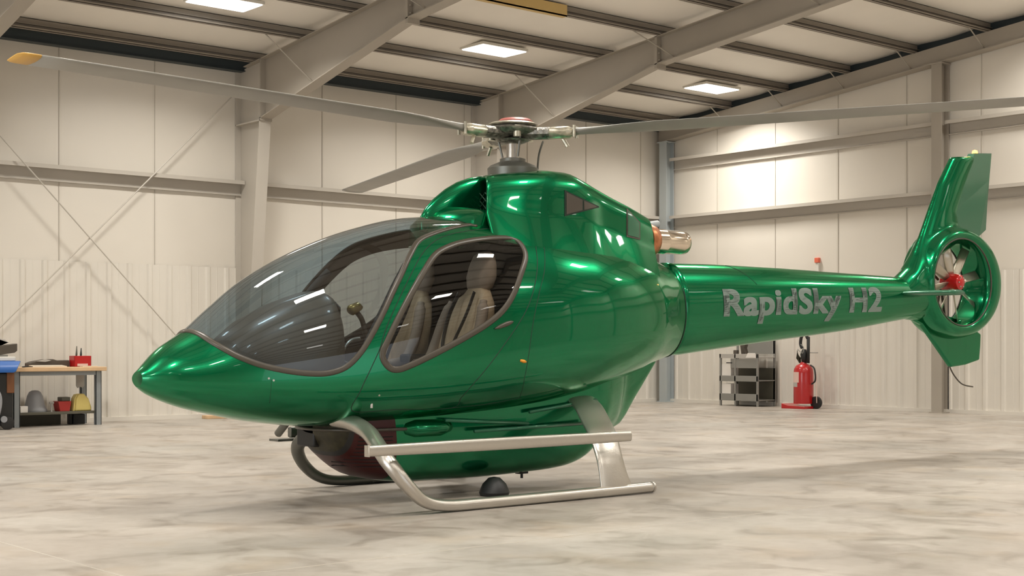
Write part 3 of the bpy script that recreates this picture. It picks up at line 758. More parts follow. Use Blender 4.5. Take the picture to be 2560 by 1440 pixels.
# ---- rotor
HX, HY = 8.18, YC
m = MB(); m.lathe((HX, HY, 2.80), [(.001, -.05), (.22, -.05), (.225, .03), (.20, .055), (.13, .085), (.115, .09), (.115, .115), (.10, .12), (.001, .12)], 36); mb_ = m.build('mast_fairing', 'steel_dark', heli, smooth=True)
m = MB(); m.lathe((HX+.16, HY-.02, 2.82), [(.001, 0), (.07, 0), (.07, .045), (.001, .05)], 16); m.build('actuator', 'steel_dark', mb_, smooth=True)
m = MB(); m.cyl((HX, HY, 2.9), (HX, HY, 3.12), .055); mast = m.build('rotor_mast', 'steel', heli, smooth=True)
for a in (20, 140, 260):
    c, s = math.cos(math.radians(a)), math.sin(math.radians(a)); m = MB(); m.tube([(HX+.09*c, HY+.09*s, 2.93), (HX+.13*c, HY+.13*s, 3.10)], .010, 8); m.build('pitch_link', 'steel_dark', mast, smooth=True)
m = MB(); m.tube(smooth_path([(HX+.25, HY-.05, 2.84), (HX+.27, HY-.05, 2.98), (HX+.31, HY-.06, 3.10)]), .009, 8); m.build('scissor_link', 'steel_dark', mast, smooth='all')
m = MB(); m.lathe((HX, HY, 3.05), [(.001, .0), (.08, .0), (.14, .02), (.15, .035), (.12, .05), (.001, .06)], 30); m.build('swashplate', 'hub', mast, smooth=True)
AZ = [181, 301, 73]; RL = [4.52, 4.62, 4.9]; ZT = [3.215, 3.20, 3.12]
m = MB()
m.lathe((HX, HY, 3.13), [(.001, -.02), (.16, -.02), (.24, .01), (.26, .04), (.20, .07), (.12, .10), (.001, .11)], 36)
for az in AZ:
    c, s = math.cos(math.radians(az)), math.sin(math.radians(az))
    m.tube([(HX+.1*c, HY+.1*s, 3.135), (HX+.36*c, HY+.36*s, 3.13)], .055, 10, sy=1.7)
hub = m.build('rotor_hub', 'hub', heli, smooth=True)
m = MB(); m.lathe((HX, HY, 3.205), [(.001, 0), (.21, .0), (.225, .012), (.20, .028), (.10, .04), (.001, .042)], 36); m.build('hub_plate', 'hub_light', hub, smooth=True)
m = MB(); m.lathe((HX+.03, HY, 3.235), [(.001, 0), (.155, .0), (.16, .015), (.13, .038), (.001, .042)], 30); m.build('hub_cap', 'hub_red', hub, smooth=True)
for az in (121, 241, 1):
    c, s = math.cos(math.radians(az)), math.sin(math.radians(az)); m = MB(); m.tube([(HX+.2*c, HY+.2*s, 3.09), (HX+.2*c, HY+.2*s, 3.19)], .035, 12); m.build('damper', 'hub_light', hub, smooth=True)
TW = [1, -1, 1]
def blade(az, R, zt, k):
    c, s = math.cos(math.radians(az)), math.sin(math.radians(az)); D = Vector((c, s, 0)); T = Vector((-s, c, 0))
    z0 = 3.13; rt = R-.15
    def ring(r, ch, th, tw):
        z = z0+(zt-z0)*(r/R)+.0; p = Vector((HX, HY, z))+D*r; tw = math.radians(tw*TW[k])
        A = T*math.cos(tw)+Vector((0, 0, 1))*math.sin(tw); B = Vector((0, 0, 1))*math.cos(tw)-T*math.sin(tw); out = []
        for j in range(24):
            q = 2*math.pi*j/24; cc, ss = math.cos(q), math.sin(q)
            out.append(tuple(p+A*(ch*(.5*cc))+B*(th*.5*ss*(1+.35*cc))))
        return out
    sta = [(.45, .07, .07, 4), (.62, .075, .06, 6), (.80, .13, .05, 10), (1.05, .22, .038, 10)]+[(r, .265, .034, 10-5*(r-1.05)/(R-1.05)) for r in np.linspace(1.3, rt, 14)]
    m = MB(); m.loft([ring(*q) for q in sta]); b = m.build('rotor_blade', 'blade', heli, smooth='all')
    m = MB(); m.loft([ring(rt, .266, .0345, 5), ring(rt+.08, .266, .0345, 5), ring(R-.03, .25, .03, 5), ring(R, .20, .012, 5)]); m.build('blade_tip', 'blade_tip' if k == 0 else 'blade', b, smooth='all')
    p = Vector((HX, HY, z0)); m = MB()
    q0 = p+D*.36; q1 = p+D*.62
    m.tube([p+D*.30, p+D*.34, p+D*.52, p+D*.56], [.03, .055, .055, .03], 12, sy=1.6)
    m.tube([p+D*.46+T*.02-Vector((0, 0, .05)), p+D*.50+T*.03-Vector((0, 0, .12))], .018, 8)
    m.build('blade_cuff', 'hub_light', b, smooth=True)
    for w in (-.045, .045):
        q = p+D*.58+T*w; m = MB(); m.cyl(q-Vector((0, 0, .05)), q+Vector((0, 0, .055)), .014, n=10); m.build('blade_bolt', 'hub_light', b, smooth=True)
    return b
for k in range(3): blade(AZ[k], RL[k], ZT[k], k)

# ---- tail boom
BXS = [10.10, 10.9, 11.7, 12.7, 13.6, 14.45]
def boomdat():
    tops = [onY(u, v, YC) for u, v in ((1664, 657), (1800, 662), (1920, 669), (2080, 681), (2240, 693), (2300, 700))]
    bots = [onY(u, v, YC) for u, v in ((1690, 888), (1840, 865), (1960, 848), (2100, 828), (2270, 796), (2320, 788))]
    return [p.x for p in tops], [p.z for p in tops], [p.x for p in bots], [p.z for p in bots]
tx, tz, bx_, bz = boomdat()
def boom(X):
    zt = float(pchip(tx, tz, X)); zb = float(pchip(bx_, bz, X)); w = float(pchip([10.1, 11, 12, 13, 14, 14.8], [.285, .285, .26, .225, .19, .17], X)); return zt, zb, w
def boom_half(X, Z):
    zt, zb, w = boom(X); zm = (zt+zb)/2; q = 1-((Z-zm)/((zt-zb)/2))**2; return w*math.sqrt(max(q, 0))
m = MB(); rings = []
for X in np.linspace(10.10, 14.55, 50):
    zt, zb, w = boom(X); zm = (zt+zb)/2; rings.append([(X, YC+w*math.cos(q), zm+(zt-zb)/2*math.sin(q)) for q in [2*math.pi*j/64 for j in range(64)]])
m.loft(rings); tb = m.build('tail_boom', 'green', heli, smooth='all')
m = MB(); X = 10.95; zt, zb, w = boom(X); zm = (zt+zb)/2
m.tube([(X+.04*k, YC-(w+.001)*math.cos(q), zm+((zt-zb)/2+.001)*math.sin(q)) for k, q in enumerate(np.linspace(1.35, .55, 8))], .0025, 6); m.build('boom_seam', 'seam', tb, smooth=True)
# lettering
cu = bpy.data.curves.new('txt', 'FONT'); cu.body = 'RapidSky H2'; cu.size = 1; cu.offset = .014; cu.space_character = 1.05; cu.resolution_u = 5
to = bpy.data.objects.new('txt', cu); COL.objects.link(to)
dg = bpy.context.evaluated_depsgraph_get(); dg.update(); tme = bpy.data.meshes.new_from_object(to.evaluated_get(dg)); bpy.data.objects.remove(to)
vv = [v.co.copy() for v in tme.vertices]; ff = [tuple(p.vertices) for p in tme.polygons]; tmb = MB()
for k_, (ox, oy) in enumerate(((-.024, -.014), (-.008, -.014), (.008, -.014), (.024, -.014), (-.024, .014), (-.008, .014), (.008, .014), (.024, .014))):   # heavier strokes
    tmb.add([(p.x+ox, p.y+oy, 0) for p in vv], ff)
tme = bpy.data.meshes.new('t'); tme.from_pydata(tmb.v, [], tmb.f); tme.update()
co = np.array([v.co[:] for v in tme.vertices]); x0, x1 = co[:, 0].min(), co[:, 0].max()
capm = .745
L0 = onY(1803, 789, YC-.25); L1 = onY(2204, 777, YC-.2); cap = .275
bm = bmesh.new(); bm.from_mesh(tme); bmesh.ops.triangulate(bm, faces=bm.faces)
for yy in np.arange(-.25, .85, .06): bmesh.ops.bisect_plane(bm, geom=bm.verts[:]+bm.edges[:]+bm.faces[:], plane_co=(0, yy, 0), plane_no=(0, 1, 0))
for v in bm.verts:
    t = (v.co.x-x0)/(x1-x0); X = L0.x+(L1.x-L0.x)*t; Z = L0.z+(L1.z-L0.z)*t+v.co.y/capm*cap
    v.co = (X, YC-boom_half(X, Z)-.0035, Z)
r = bmesh.ops.extrude_face_region(bm, geom=bm.faces[:])
for v in [g for g in r['geom'] if isinstance(g, bmesh.types.BMVert)]: v.co.y += .0025
bmesh.ops.recalc_face_normals(bm, faces=bm.faces)
lm = bpy.data.meshes.new('lettering'); bm.to_mesh(lm); bm.free(); tag(link('lettering', lm, 'letter', tb), 'grey lettering RapidSky H2')

# ---- fin and fan shroud, blended into one surface
FCX, FCZ = 15.07, 2.02; IRX, IRZ = .60, .51; ORX, ORZ = .93, .68; FY = YC
m = MB(); rings = []
prof = [(0, -.185), (-.012, -.155), (-.018, -.08), (-.018, .08), (-.012, .155), (0, .185), (.04, .215), (.12, .225), (.22, .20), (.30, .14), (.335, .06), (.345, 0), (.335, -.06), (.30, -.14), (.22, -.20), (.12, -.225), (.04, -.215)]
def shroud_ring(q, pr=prof):
    c, s = math.cos(q), math.sin(q); out = []
    for (r, y) in pr:
        t = r/.345; rx = IRX+((.98 if c > 0 else .74+.10*max(0, -s))-IRX)*t; rz = IRZ+(ORZ-IRZ)*t; out.append((FCX+rx*c, FY+y, FCZ+rz*s))
    return out
m = MB(); m.loft([shroud_ring(2*math.pi*k/96) for k in range(96)], False, True)
def foil(m, st, n=32):
    # stations: (z, leading X, trailing X, half thickness)
    rings = []
    for (z, xl, xt, th, *sl) in st:
        ring = []
        for j in range(n):
            q = 2*math.pi*j/n; c, s = math.cos(q), math.sin(q); x = (xl+xt)/2+(xt-xl)/2*c; y = th*s*(1-.35*max(0, c)**1.5)
            zz = z+(sl[0]*(c+1)/2 if sl else 0)
            ring.append((x, FY+y, zz))
        rings.append(ring)
    return m.loft(rings)
le = [onY(u, v, YC) for u, v in ((2236, 700), (2262, 675), (2283, 635), (2300, 590), (2322, 525), (2346, 455), (2376, 392))]
te = [onY(u, v, YC) for u, v in ((2330, 700), (2400, 690), (2470, 640), (2464, 590), (2464, 520), (2470, 450), (2476, 385))]
st = []
for a, b, th in zip(le, te, (.17, .165, .15, .13, .105, .085, .07)): st.append((a.z, a.x, b.x, th))
st[0] = (1.98, le[0].x, 14.40, .16); st[1] = (2.13, le[1].x, 14.5, .16); st[2] = (2.33, le[2].x, 14.85, .15)
st[3] = (le[3].z, le[3].x, 15.35, .13)
for i_, (uu, vv) in ((4, (2392, 525)), (5, (2416, 455)), (6, (2442, 392))): st[i_] = (le[i_].z, le[i_].x, onY(uu, vv, YC).x, st[i_][3])
st[6] = st[6]+(.05,)
foil(m, st)
# blend between the boom and the shroud
rings = []
for X, zt, zb, w in ((13.7, 2.03, 1.63, .19), (14.0, 2.05, 1.58, .185), (14.25, 2.20, 1.56, .185), (14.42, 2.38, 1.55, .19)):
    zm = (zt+zb)/2; rings.append([(X, YC+w*math.cos(q), zm+(zt-zb)/2*math.sin(q)) for q in [2*math.pi*j/40 for j in range(40)]])
m.loft(rings)
raw = m.build('tail_fin', 'green', None)
rm = raw.modifiers.new('r', 'REMESH'); rm.mode = 'VOXEL'; rm.voxel_size = .018; rm.use_smooth_shade = True
sm = raw.modifiers.new('s', 'SMOOTH'); sm.factor = .5; sm.iterations = 14
dg = bpy.context.evaluated_depsgraph_get(); dg.update(); fme = bpy.data.meshes.new_from_object(raw.evaluated_get(dg)); bpy.data.objects.remove(raw)
fme.materials.clear(); fin = link('tail_fin', fme, 'green', heli, 'all')
# trailing panel of the fin in a duller green
P = [onY(u, v, YC) for u, v in ((2428, 384), (2476, 384), (2470, 450), (2464, 520), (2461, 575), (2440, 590), (2364, 575), (2374, 530))]
def panel(name, P, th, mt, parent):
    k = len(P); m = MB(); m.add([(p.x, FY-th[i], p.z) for i, p in enumerate(P)]+[(p.x, FY+th[i], p.z) for i, p in enumerate(P)],
                                [tuple(range(k)), tuple(range(2*k-1, k-1, -1))]+[(i, k+i, k+(i+1) % k, (i+1) % k) for i in range(k)])
    return m.build(name, mt, parent)
panel('rudder_panel', P, (.045, .016, .018, .02, .02, .05, .08, .075), 'green_dark', fin)
m = MB(); m.lathe((onY(2437, 384, YC).x, YC, onY(2437, 384, YC).z), [(.001, -.02), (.035, -.02), (.035, .01), (.028, .035), (.001, .045)], 16); tag(m.build('position_light', 'beacon', fin, smooth=True), 'glowing orange light')
pl = bpy.data.lights.new('position_light_glow', 'POINT'); pl.energy = 3; pl.color = (1, .3, .08); pl.shadow_soft_size = .05
po = bpy.data.objects.new('position_light_glow', pl); COL.objects.link(po); q = onY(2437, 375, YC); po.location = (q.x, YC, q.z+.05)
# shroud lips (thin bright-edged ring), duct fan
for sgn in (-1, 1):
    m = MB(); P = [Vector((FCX+(IRX+.012)*math.cos(q), FY+sgn*.200, FCZ+(IRZ+.01)*math.sin(q))) for q in [2*math.pi*k/72 for k in range(73)]]
    m.tube(P, .010, 8, cap=False); m.build('duct_lip', 'trim', fin, smooth='all')
hubc = Vector((FCX, FY-.02, FCZ))
m = MB(); m.lathe((FCX, FY-.16, FCZ), [(.001, -.03), (.05, -.025), (.09, .0), (.105, .05), (.11, .16), (.10, .22), (.001, .225)], 28, 'y'); fh = m.build('fan_hub', 'fan_red', heli, smooth=True)
for k in range(6):
    q = 2*math.pi*k/6; m = MB(); c = (FCX+.06*math.cos(q), FY-.185, FCZ+.06*math.sin(q)); m.cyl(c, (c[0], c[1]+.03, c[2]), .010, n=8); m.build('hub_bolt', 'steel', fh, smooth=True)
for k in range(8):
    q = 2*math.pi*(k+.3)/8; c, s = math.cos(q), math.sin(q); rings = []
    for (t, ch, tw) in ((.16, .07, 50), (.3, .105, 42), (.6, .115, 34), (.975, .12, 26)):
        p = Vector((FCX+IRX*t*c*.97, FY-.04, FCZ+IRZ*t*s*.97)); T = Vector((-s*IRX, 0, c*IRZ)).normalized(); A = T*math.cos(math.radians(tw))+Vector((0, 1, 0))*math.sin(math.radians(tw)); B = Vector((c, 0, s)).cross(A).normalized()
        rings.append([tuple(p+A*ch*.5*math.cos(w)+B*.010*math.sin(w)) for w in [2*math.pi*j/12 for j in range(12)]])
    m = MB(); m.loft(rings); m.build('fan_blade', 'fan_blade', fh, smooth='all')
for q in (-1.35, -1.75, .7, 2.5):
    m = MB(); m.tube([(FCX+.07*math.cos(q), FY+.11, FCZ+.07*math.sin(q)), (FCX+IRX*math.cos(q), FY+.13, FCZ+IRZ*math.sin(q))], .016, 10); m.build('stator_strut', 'olive', fh, smooth=True)
# stabiliser
m = MB(); rings = []
for (y, xl, xt) in ((-.70, 14.02, 14.30), (-.68, 13.98, 14.33), (-.2, 13.83, 14.33), (.2, 13.83, 14.33), (.68, 13.98, 14.33), (.70, 14.02, 14.30)):
    rings.append([((xl+xt)/2+(xt-xl)/2*math.cos(q), YC+y, 1.862+.032*math.sin(q)) for q in [2*math.pi*j/20 for j in range(20)]])
m.loft(rings); m.build('stabilizer', 'green_dark', heli, smooth='all')
# ventral fin and tail bumper wire
pv = [onY(u, v, YC) for u, v in ((2268, 795), (2300, 812), (2338, 866), (2374, 918), (2410, 912), (2444, 900), (2447, 862), (2448, 835), (2400, 800), (2330, 780))]
vf = panel('ventral_fin', pv, [.03]*10, 'green', heli)
b_ = vf.modifiers.new('b', 'BEVEL'); b_.width = .02; b_.segments = 3
m = MB(); m.tube(smooth_path([onY(2372, 912, YC), onY(2385, 938, YC), (onY(2405, 960, YC)), onY(2432, 967, YC)]), .009, 8); m.build('bumper_wire', 'trim', heli, smooth='all')

# ---- belly tank with aft fairing
BT = [(6.12, .56, .30), (6.16, .47, .36), (6.28, .34, .42), (6.5, .20, .46), (6.9, .14, .49), (7.6, .13, .50), (8.3, .145, .50), (8.6, .165, .48), (8.80, .21, .46), (8.95, .30, .43), (9.08, .40, .38), (9.30, .47, .28), (9.45, .50, .16), (9.72, .78, .09), (9.98, 1.08, .05)]
def belly(X):
    return float(pchip([b[0] for b in BT], [b[1] for b in BT], X)), float(pchip([b[0] for b in BT], [b[2] for b in BT], X))
V = []; F = []; NB = 60; Xs = np.concatenate([6.12+(6.9-6.12)*np.linspace(0, 1, 16)**1.6, np.linspace(6.95, 9.98, 44)])
for X in Xs:
    zb, w = belly(X); zt = float(tab(X)[1])+.16; n = 3.0 if X < 8.9 else max(2.0, 3.0-(X-8.9)*2)
    for k in range(NB):
        q = math.pi*k/(NB-1); c, s = math.cos(q), math.sin(q); V.append((X, YC+w*math.copysign(abs(c)**(2/n), c), zt-(zt-zb)*abs(s)**(2/n)))
F = [(i*NB+j, i*NB+j+1, (i+1)*NB+j+1, (i+1)*NB+j) for i in range(len(Xs)-1) for j in range(NB-1)]
F.append(tuple(range(NB)))
V = np.array(V)
def plain(name, sk, mt, parent):
    V, F = sk; used = sorted({i for q in F for i in q}); mp = {i: k for k, i in enumerate(used)}
    m = MB(); m.add([tuple(V[i]) for i in used], [tuple(mp[i] for i in q) for q in F]); return m.build(name, mt, parent, smooth='all')
fr, bk = clip((V, F), lambda P: 6.62-P[:, 0]-.15*(P[:, 2]-.3))
fr1, fr2 = clip(fr, lambda P: 6.20-P[:, 0]); fr3, fr2 = clip(fr2, lambda P: 6.235-P[:, 0])
bt = plain('belly_fairing', bk, 'green', heli)
plain('intake_bowl', fr1, 'olive', bt); plain('bowl_band', fr3, 'black', bt); rg = plain('red_grille', fr2, 'red_grille', bt)
m = MB()
for zz in np.arange(.30, .56, .03):
    P = []
    for X in np.linspace(6.27, 6.55, 10):
        zb, w = belly(X); zt = float(tab(X)[1])+.16; q = max(0, 1-((zt-zz)/(zt-zb))**3.0); P.append((X, YC-w*q**(1/3.0)-.002, zz))
    m.tube(P, .004, 4)
m.build('grille_bars', 'black', rg)
m = MB(); m.tube(smooth_path([(6.75, YC-.50, .60), (6.4, YC-.46, .60), (6.16, YC-.34, .60), (6.07, YC-.1, .60), (6.07, YC+.1, .60), (6.16, YC+.34, .60), (6.4, YC+.46, .60)], 6), .013, 8); m.build('bowl_rim', 'trim', bt, smooth='all')
m = MB(); m.box(6.12, 6.3, YC+.02, YC+.28, .45, .66); m.build('tank_bracket', 'black', bt, bevel=.015)
m = MB(); m.cyl((8.2, YC-.1, .16), (8.2, YC-.1, .09), .012, n=8); m.box(8.15, 8.25, YC-.13, YC-.07, .13, .17); m.build('drain_pipe', 'black', bt)
m = MB(); m.lathe((7.62, YC-.42, 0.0), [(.001, .002), (.12, .002), (.13, .03), (.10, .10), (.05, .15), (.001, .16)], 20); m.build('lower_antenna', 'black', bt, smooth=True)
# ribs and pipes in the gap between the hull and the belly fairing
m = MB()
for (a, b) in (((7.0, .66), (7.9, .60)), ((7.3, .56), (8.6, .58)), ((7.9, .70), (8.7, .78))): m.tube([(a[0], YC-.55, a[1]), (b[0], YC-.53, b[1])], .016, 8)
m.build('belly_pipe', 'green_dark', bt, smooth='all')
m = MB(); m.loft([[(X, YC-.40-.17*math.cos(q)*k, .60+.08*math.sin(q)*k) for q in [2*math.pi*j/20 for j in range(20)]] for X, k in ((6.62, .1), (6.66, .7), (6.75, 1), (7.0, 1), (7.1, .7), (7.14, .1))]); m.build('belly_pod', 'green', bt, smooth='all')

# ---- landing gear
def gear(s, dx):
    # s = -1 near side, +1 far side
    Yf = lambda d: YC+s*d
    mt = 'steel' if s < 0 else 'steel_dark'
    pts = [(6.10+dx, Yf(.30), .69), (6.14+dx, Yf(.50), .665), (6.16+dx, Yf(.68), .60), (6.13+dx, Yf(.86), .50), (6.10+dx, Yf(1.00), .42), (6.13+dx, Yf(1.08), .33), (6.22+dx, Yf(1.12), .21), (6.36+dx, Yf(1.12), .10), (6.56+dx, Yf(1.12), .052), (6.9+dx, Yf(1.12), .045), (7.5, Yf(1.12), .045), (8.3, Yf(1.12), .047), (8.80, Yf(1.12), .05)]
    P = smooth_path(pts, 6); n = len(P); R = []
    for i, p in enumerate(P): R.append(.062 if p.z > .45 else (.062-(.45-p.z)/.40*.017 if p.z > .06 else .045))
    m = MB(); m.tube(P, R, 18); sk = m.build('skid', mt, heli, smooth='all')
    m = MB(); e = Vector((8.80, Yf(1.12), .05)); m.lathe((8.80, Yf(1.12), .05), [(.001, .012), (.038, .010), (.047, 0), (.047, -.02)], 18, 'x'); m.build('end_cap', mt, sk, smooth=True)
    # rear strut: a broad curved blade
    path = [(8.60, .32, .80, .16), (8.57, .45, .80, .165), (8.54, .60, .72, .17), (8.48, .76, .60, .17), (8.42, .90, .50, .165), (8.38, .99, .40, .155), (8.36, 1.05, .30, .15), (8.36, 1.09, .18, .16), (8.37, 1.115, .085, .18), (8.37, 1.12, .05, .19)]
    PP = smooth_path([(a, b, c) for a, b, c, d in path], 4); DD = smooth_path([(d, 0, 0) for a, b, c, d in path], 4); rings = []
    for i, p in enumerate(PP):
        T = (PP[min(i+1, len(PP)-1)]-PP[max(i-1, 0)]); t2 = Vector((T.y, T.z)).normalized(); nn = Vector((0, -t2.y, t2.x))
        ring = []
        for k in range(24):
            q = 2*math.pi*k/24; c, sn = math.cos(q), math.sin(q)
            ring.append((p.x+DD[i].x*math.copysign(abs(c)**.8, c), YC+s*(p.y+nn.y*.030*sn), p.z+nn.z*.030*sn))
        rings.append(ring)
    m = MB(); m.loft(rings); m.build('rear_strut', mt, heli, smooth='all')
    # boarding step rail
    xa = 5.82 if s < 0 else 6.60; yy = Yf(1.16)
    m = MB(); rings = []
    for X in [xa, xa+.03]+[x for x in (6.1, 6.6, 7.2, 7.8, 8.2, 8.44, 8.48) if x > xa+.05]:
        k = 1.0; a = .030; b = .040+.010*math.sin((X-5.8)*1.1)
        rings.append([(X, yy+a*math.copysign(abs(math.cos(q))**.7, math.cos(q)), .50+b*math.copysign(abs(math.sin(q))**.7, math.sin(q))) for q in [2*math.pi*j/20 for j in range(20)]])
    m.loft(rings); rail = m.build('step_rail', mt, heli, smooth=True)
    m = MB(); m.box(xa-.006, xa+.004, yy-.030, yy+.030, .458, .542); m.build('rail_end', mt, rail, bevel=.003)
    if s > 0:
        m = MB(); m.box(6.45, 6.75, yy-.05, yy+.10, .425, .445); m.build('step_plate', mt, rail); m = MB(); m.cyl((6.42, yy-.1, .50), (6.40, yy-.32, .64), .035, n=12); m.build('step_bracket', mt, rail, smooth=True)
gear(-1, 0); gear(1, .50)
reroot(heli, (7.6, YC, 0))

# ================================================================== THINGS ALONG THE WALLS
def finish(root, loc): reroot(root, loc); return root
# workbench by the left wall
bx0, bx1, by0, by1, bz = 8.36, 9.78, 21.62, 22.30, .93
wb = thing('workbench', 'wooden-topped workbench with grey legs against the left wall', 'workbench')
m = MB(); m.box(bx0-.03, bx1+.05, by0-.04, by1, bz-.065, bz); m.build('bench_top', 'wood', wb, bevel=.008)
for (x, y) in ((bx0+.03, by0+.04), (bx1-.06, by0+.04), (bx0+.03, by1-.07), (bx1-.06, by1-.07)):
    m = MB(); m.box(x-.05, x+.05, y-.012, y+.012, 0, bz-.065); m.box(x-.05, x-.035, y-.012, y+.06, 0, bz-.065); m.box(x+.035, x+.05, y-.012, y+.06, 0, bz-.065); m.build('leg', 'bench_grey', wb, bevel=.003)
m = MB(); m.box(bx0+.03, bx1-.05, by0+.03, by0+.05, bz-.13, bz-.065); m.box(bx0+.03, bx1-.05, by1-.07, by1-.05, bz-.13, bz-.065); m.build('apron', 'bench_grey', wb)
m = MB(); m.box(bx0+.04, bx1-.08, by0+.06, by1-.05, .185, .225); m.build('shelf', 'bin_dark', wb, bevel=.004)
m = MB(); m.box(bx0+.05, bx1-.45, by1-.08, by1-.06, .0, .185); m.build('back_panel', 'bin_dark', wb)
finish(wb, ((bx0+bx1)/2, (by0+by1)/2, 0))
# red open box with tools
t = thing('tool_box', 'small red open tool box at the right end of the workbench top', 'box')
m = MB(); x0, x1, y0, y1, z0, z1 = 9.400, 9.685, 21.85, 22.05, bz, bz+.175
m.box(x0, x1, y0, y0+.008, z0, z1); m.box(x0, x1, y1-.008, y1, z0, z1); m.box(x0, x0+.008, y0, y1, z0, z1); m.box(x1-.008, x1, y0, y1, z0, z1); m.box(x0, x1, y0, y1, z0, z0+.008)
m.build('box_body', 'red', t, bevel=.003)
m = MB(); m.box(x0+.05, x1-.06, y0-.006, y0, z0+.01, z0+.05); m.build('box_label', 'pink', t)
finish(t, ((x0+x1)/2, (y0+y1)/2, z0))
for i, (x, h, lab) in enumerate(((9.467, .33, 'brown wooden-handled screwdriver on the left in the red tool box'), (9.542, .30, 'black-handled screwdriver on the right in the red tool box'))):
    s = thing('screwdriver', lab, 'screwdriver'); m = MB(); m.tube([(x, 21.93, bz+.15), (x+.004, 21.93, bz+.2), (x+.008, 21.93, bz+h)], [.013, .016, .007], 10); m.build('handle', 'bin_dark' if i == 0 else 'black', s, smooth='all')
    m = MB(); m.cyl((x, 21.93, bz+.02), (x, 21.93, bz+.16), .004, n=8); m.build('shaft', 'steel', s); finish(s, (x, 21.93, bz+.02))
# papers, dark tool tray, pliers on the bench
m = MB(); m.add([(8.677, 21.72, bz), (9.215, 21.70, bz), (9.232, 21.95, bz), (8.711, 21.98, bz), (8.677, 21.72, bz+.012), (9.215, 21.70, bz+.016), (9.232, 21.95, bz+.03), (8.711, 21.98, bz+.03)], [(0, 3, 2, 1), (4, 5, 6, 7), (0, 1, 5, 4), (1, 2, 6, 5), (2, 3, 7, 6), (3, 0, 4, 7)])
tag(m.build('paper_stack', 'pale'), 'crumpled pale sheets of paper lying on the workbench front', 'paper')
t = thing('tool_tray', 'long dark tray of folded tool cloth lying along the workbench back', 'tray')
m = MB(); m.prism([(8.728, bz), (8.728, bz+.06), (8.795, bz+.085), (9.005, bz+.12), (9.114, bz+.125), (9.181, bz+.105), (9.383, bz+.105), (9.383, bz)], 'y', 22.0, 22.2); m.build('tray_body', 'vent', t, bevel=.01)
m = MB(); m.prism([(8.837, bz+.09), (8.980, bz+.125), (9.080, bz+.10), (8.980, bz+.08)], 'y', 21.985, 22.0); m.build('tray_cloth', 'shelf_light', t)
finish(t, (9.047, 22.1, bz))
m = MB(); m.tube([(8.644, 21.75, bz+.008), (8.711, 21.8, bz+.012), (8.812, 21.83, bz+.01)], [.008, .012, .006], 8); m.tube([(8.660, 21.82, bz+.008), (8.728, 21.8, bz+.012), (8.820, 21.79, bz+.01)], [.006, .01, .006], 8)
m.v = [(x-.16, y-.09, z) for x, y, z in m.v]; tag(m.build('pliers', 'black', smooth='all'), 'small black pliers near the left end of the workbench', 'pliers')
m = MB(); m.box(9.467, 9.719, 21.68, 21.80, bz, bz+.015); tag(m.build('notepad', 'pale', bevel=.004), 'thin pale notepad in front of the red tool box', 'notepad')
# under-shelf items
zs = .225
m = MB(); m.box(8.476, 8.593, 21.72, 21.85, zs, zs+.10); tag(m.build('carton', 'white', bevel=.004), 'small white carton at the left end of the workbench shelf', 'box')
m = MB(); m.lathe((8.795, 21.95, zs), [(.001, 0), (.185, 0), (.19, .03), (.17, .07), (.155, .10), (.12, .25), (.09, .31), (.05, .335), (.001, .34)], 28); tag(m.build('funnel', 'greyplastic', smooth=True), 'grey plastic funnel upside down on the workbench shelf', 'funnel')
t = thing('hammer', 'small hammer standing on its handle end between the grey funnel and red crate', 'hammer')
m = MB(); m.tube([(9.005, 21.80, zs), (9.005, 21.80, zs+.13)], [.014, .011], 10); m.build('handle', 'shelf_light', t, smooth=True)
m = MB(); m.tube([(8.971, 21.80, zs+.14), (9.038, 21.80, zs+.14)], .018, 10); m.build('hammer_head', 'shelf_light', t, smooth=True); finish(t, (9.005, 21.80, zs))
t = thing('crate', 'dark red crate on the workbench shelf, beside the yellow jug', 'crate')
m = MB(); m.loft([[(9.106+a, 21.78, zs), (9.324-a, 21.78, zs), (9.324-a, 22.0, zs), (9.106+a, 22.0, zs)] if z == 0 else [(9.106+a, 21.78, zs+z), (9.324-a, 21.78, zs+z), (9.324-a, 22.0, zs+z), (9.106+a, 22.0, zs+z)] for z, a in ((0, .03), (.16, 0))]); m.build('crate_body', 'redplastic', t, bevel=.006)
m = MB(); m.box(9.173, 9.316, 21.80, 21.98, zs+.16, zs+.225); m.build('crate_lid', 'bin_dark', t, bevel=.01); finish(t, (9.215, 21.9, zs))
t = thing('jug', 'pale yellow plastic jug at the right end of the workbench shelf', 'jug')
m = MB(); m.prism([(9.374, zs), (9.391, zs+.20), (9.433, zs+.27), (9.517, zs+.275), (9.593, zs+.20), (9.643, zs+.06), (9.643, zs)], 'y', 21.74, 21.92); m.build('jug_body', 'yellow', t, bevel=.02, seg=3)
m = MB(); m.prism([(9.345, zs), (9.366, zs+.20), (9.408, zs+.265), (9.425, zs+.265), (9.391, zs+.2), (9.374, zs)], 'y', 21.76, 21.9); m.build('jug_handle', 'yellow', t, bevel=.008); finish(t, (9.509, 21.83, zs))
# grey cloth hanging at the back leg
m = MB(); m.prism([(9.551, .62), (9.576, .58), (9.618, .60), (9.660, .58), (9.685, .62), (9.685, .86), (9.551, .86)], 'y', 22.12, 22.14); tag(m.build('rag', 'shelf_light'), 'light grey rag hanging under the right end of the workbench top', 'cloth')
m = MB(); m.box(9.425, 9.484, 22.1, 22.2, 0, .18); m.box(9.484, 9.685, 22.08, 22.22, 0, .16); tag(m.build('storage_case', 'black', bevel=.01), 'black case on the floor below the yellow jug', 'case')
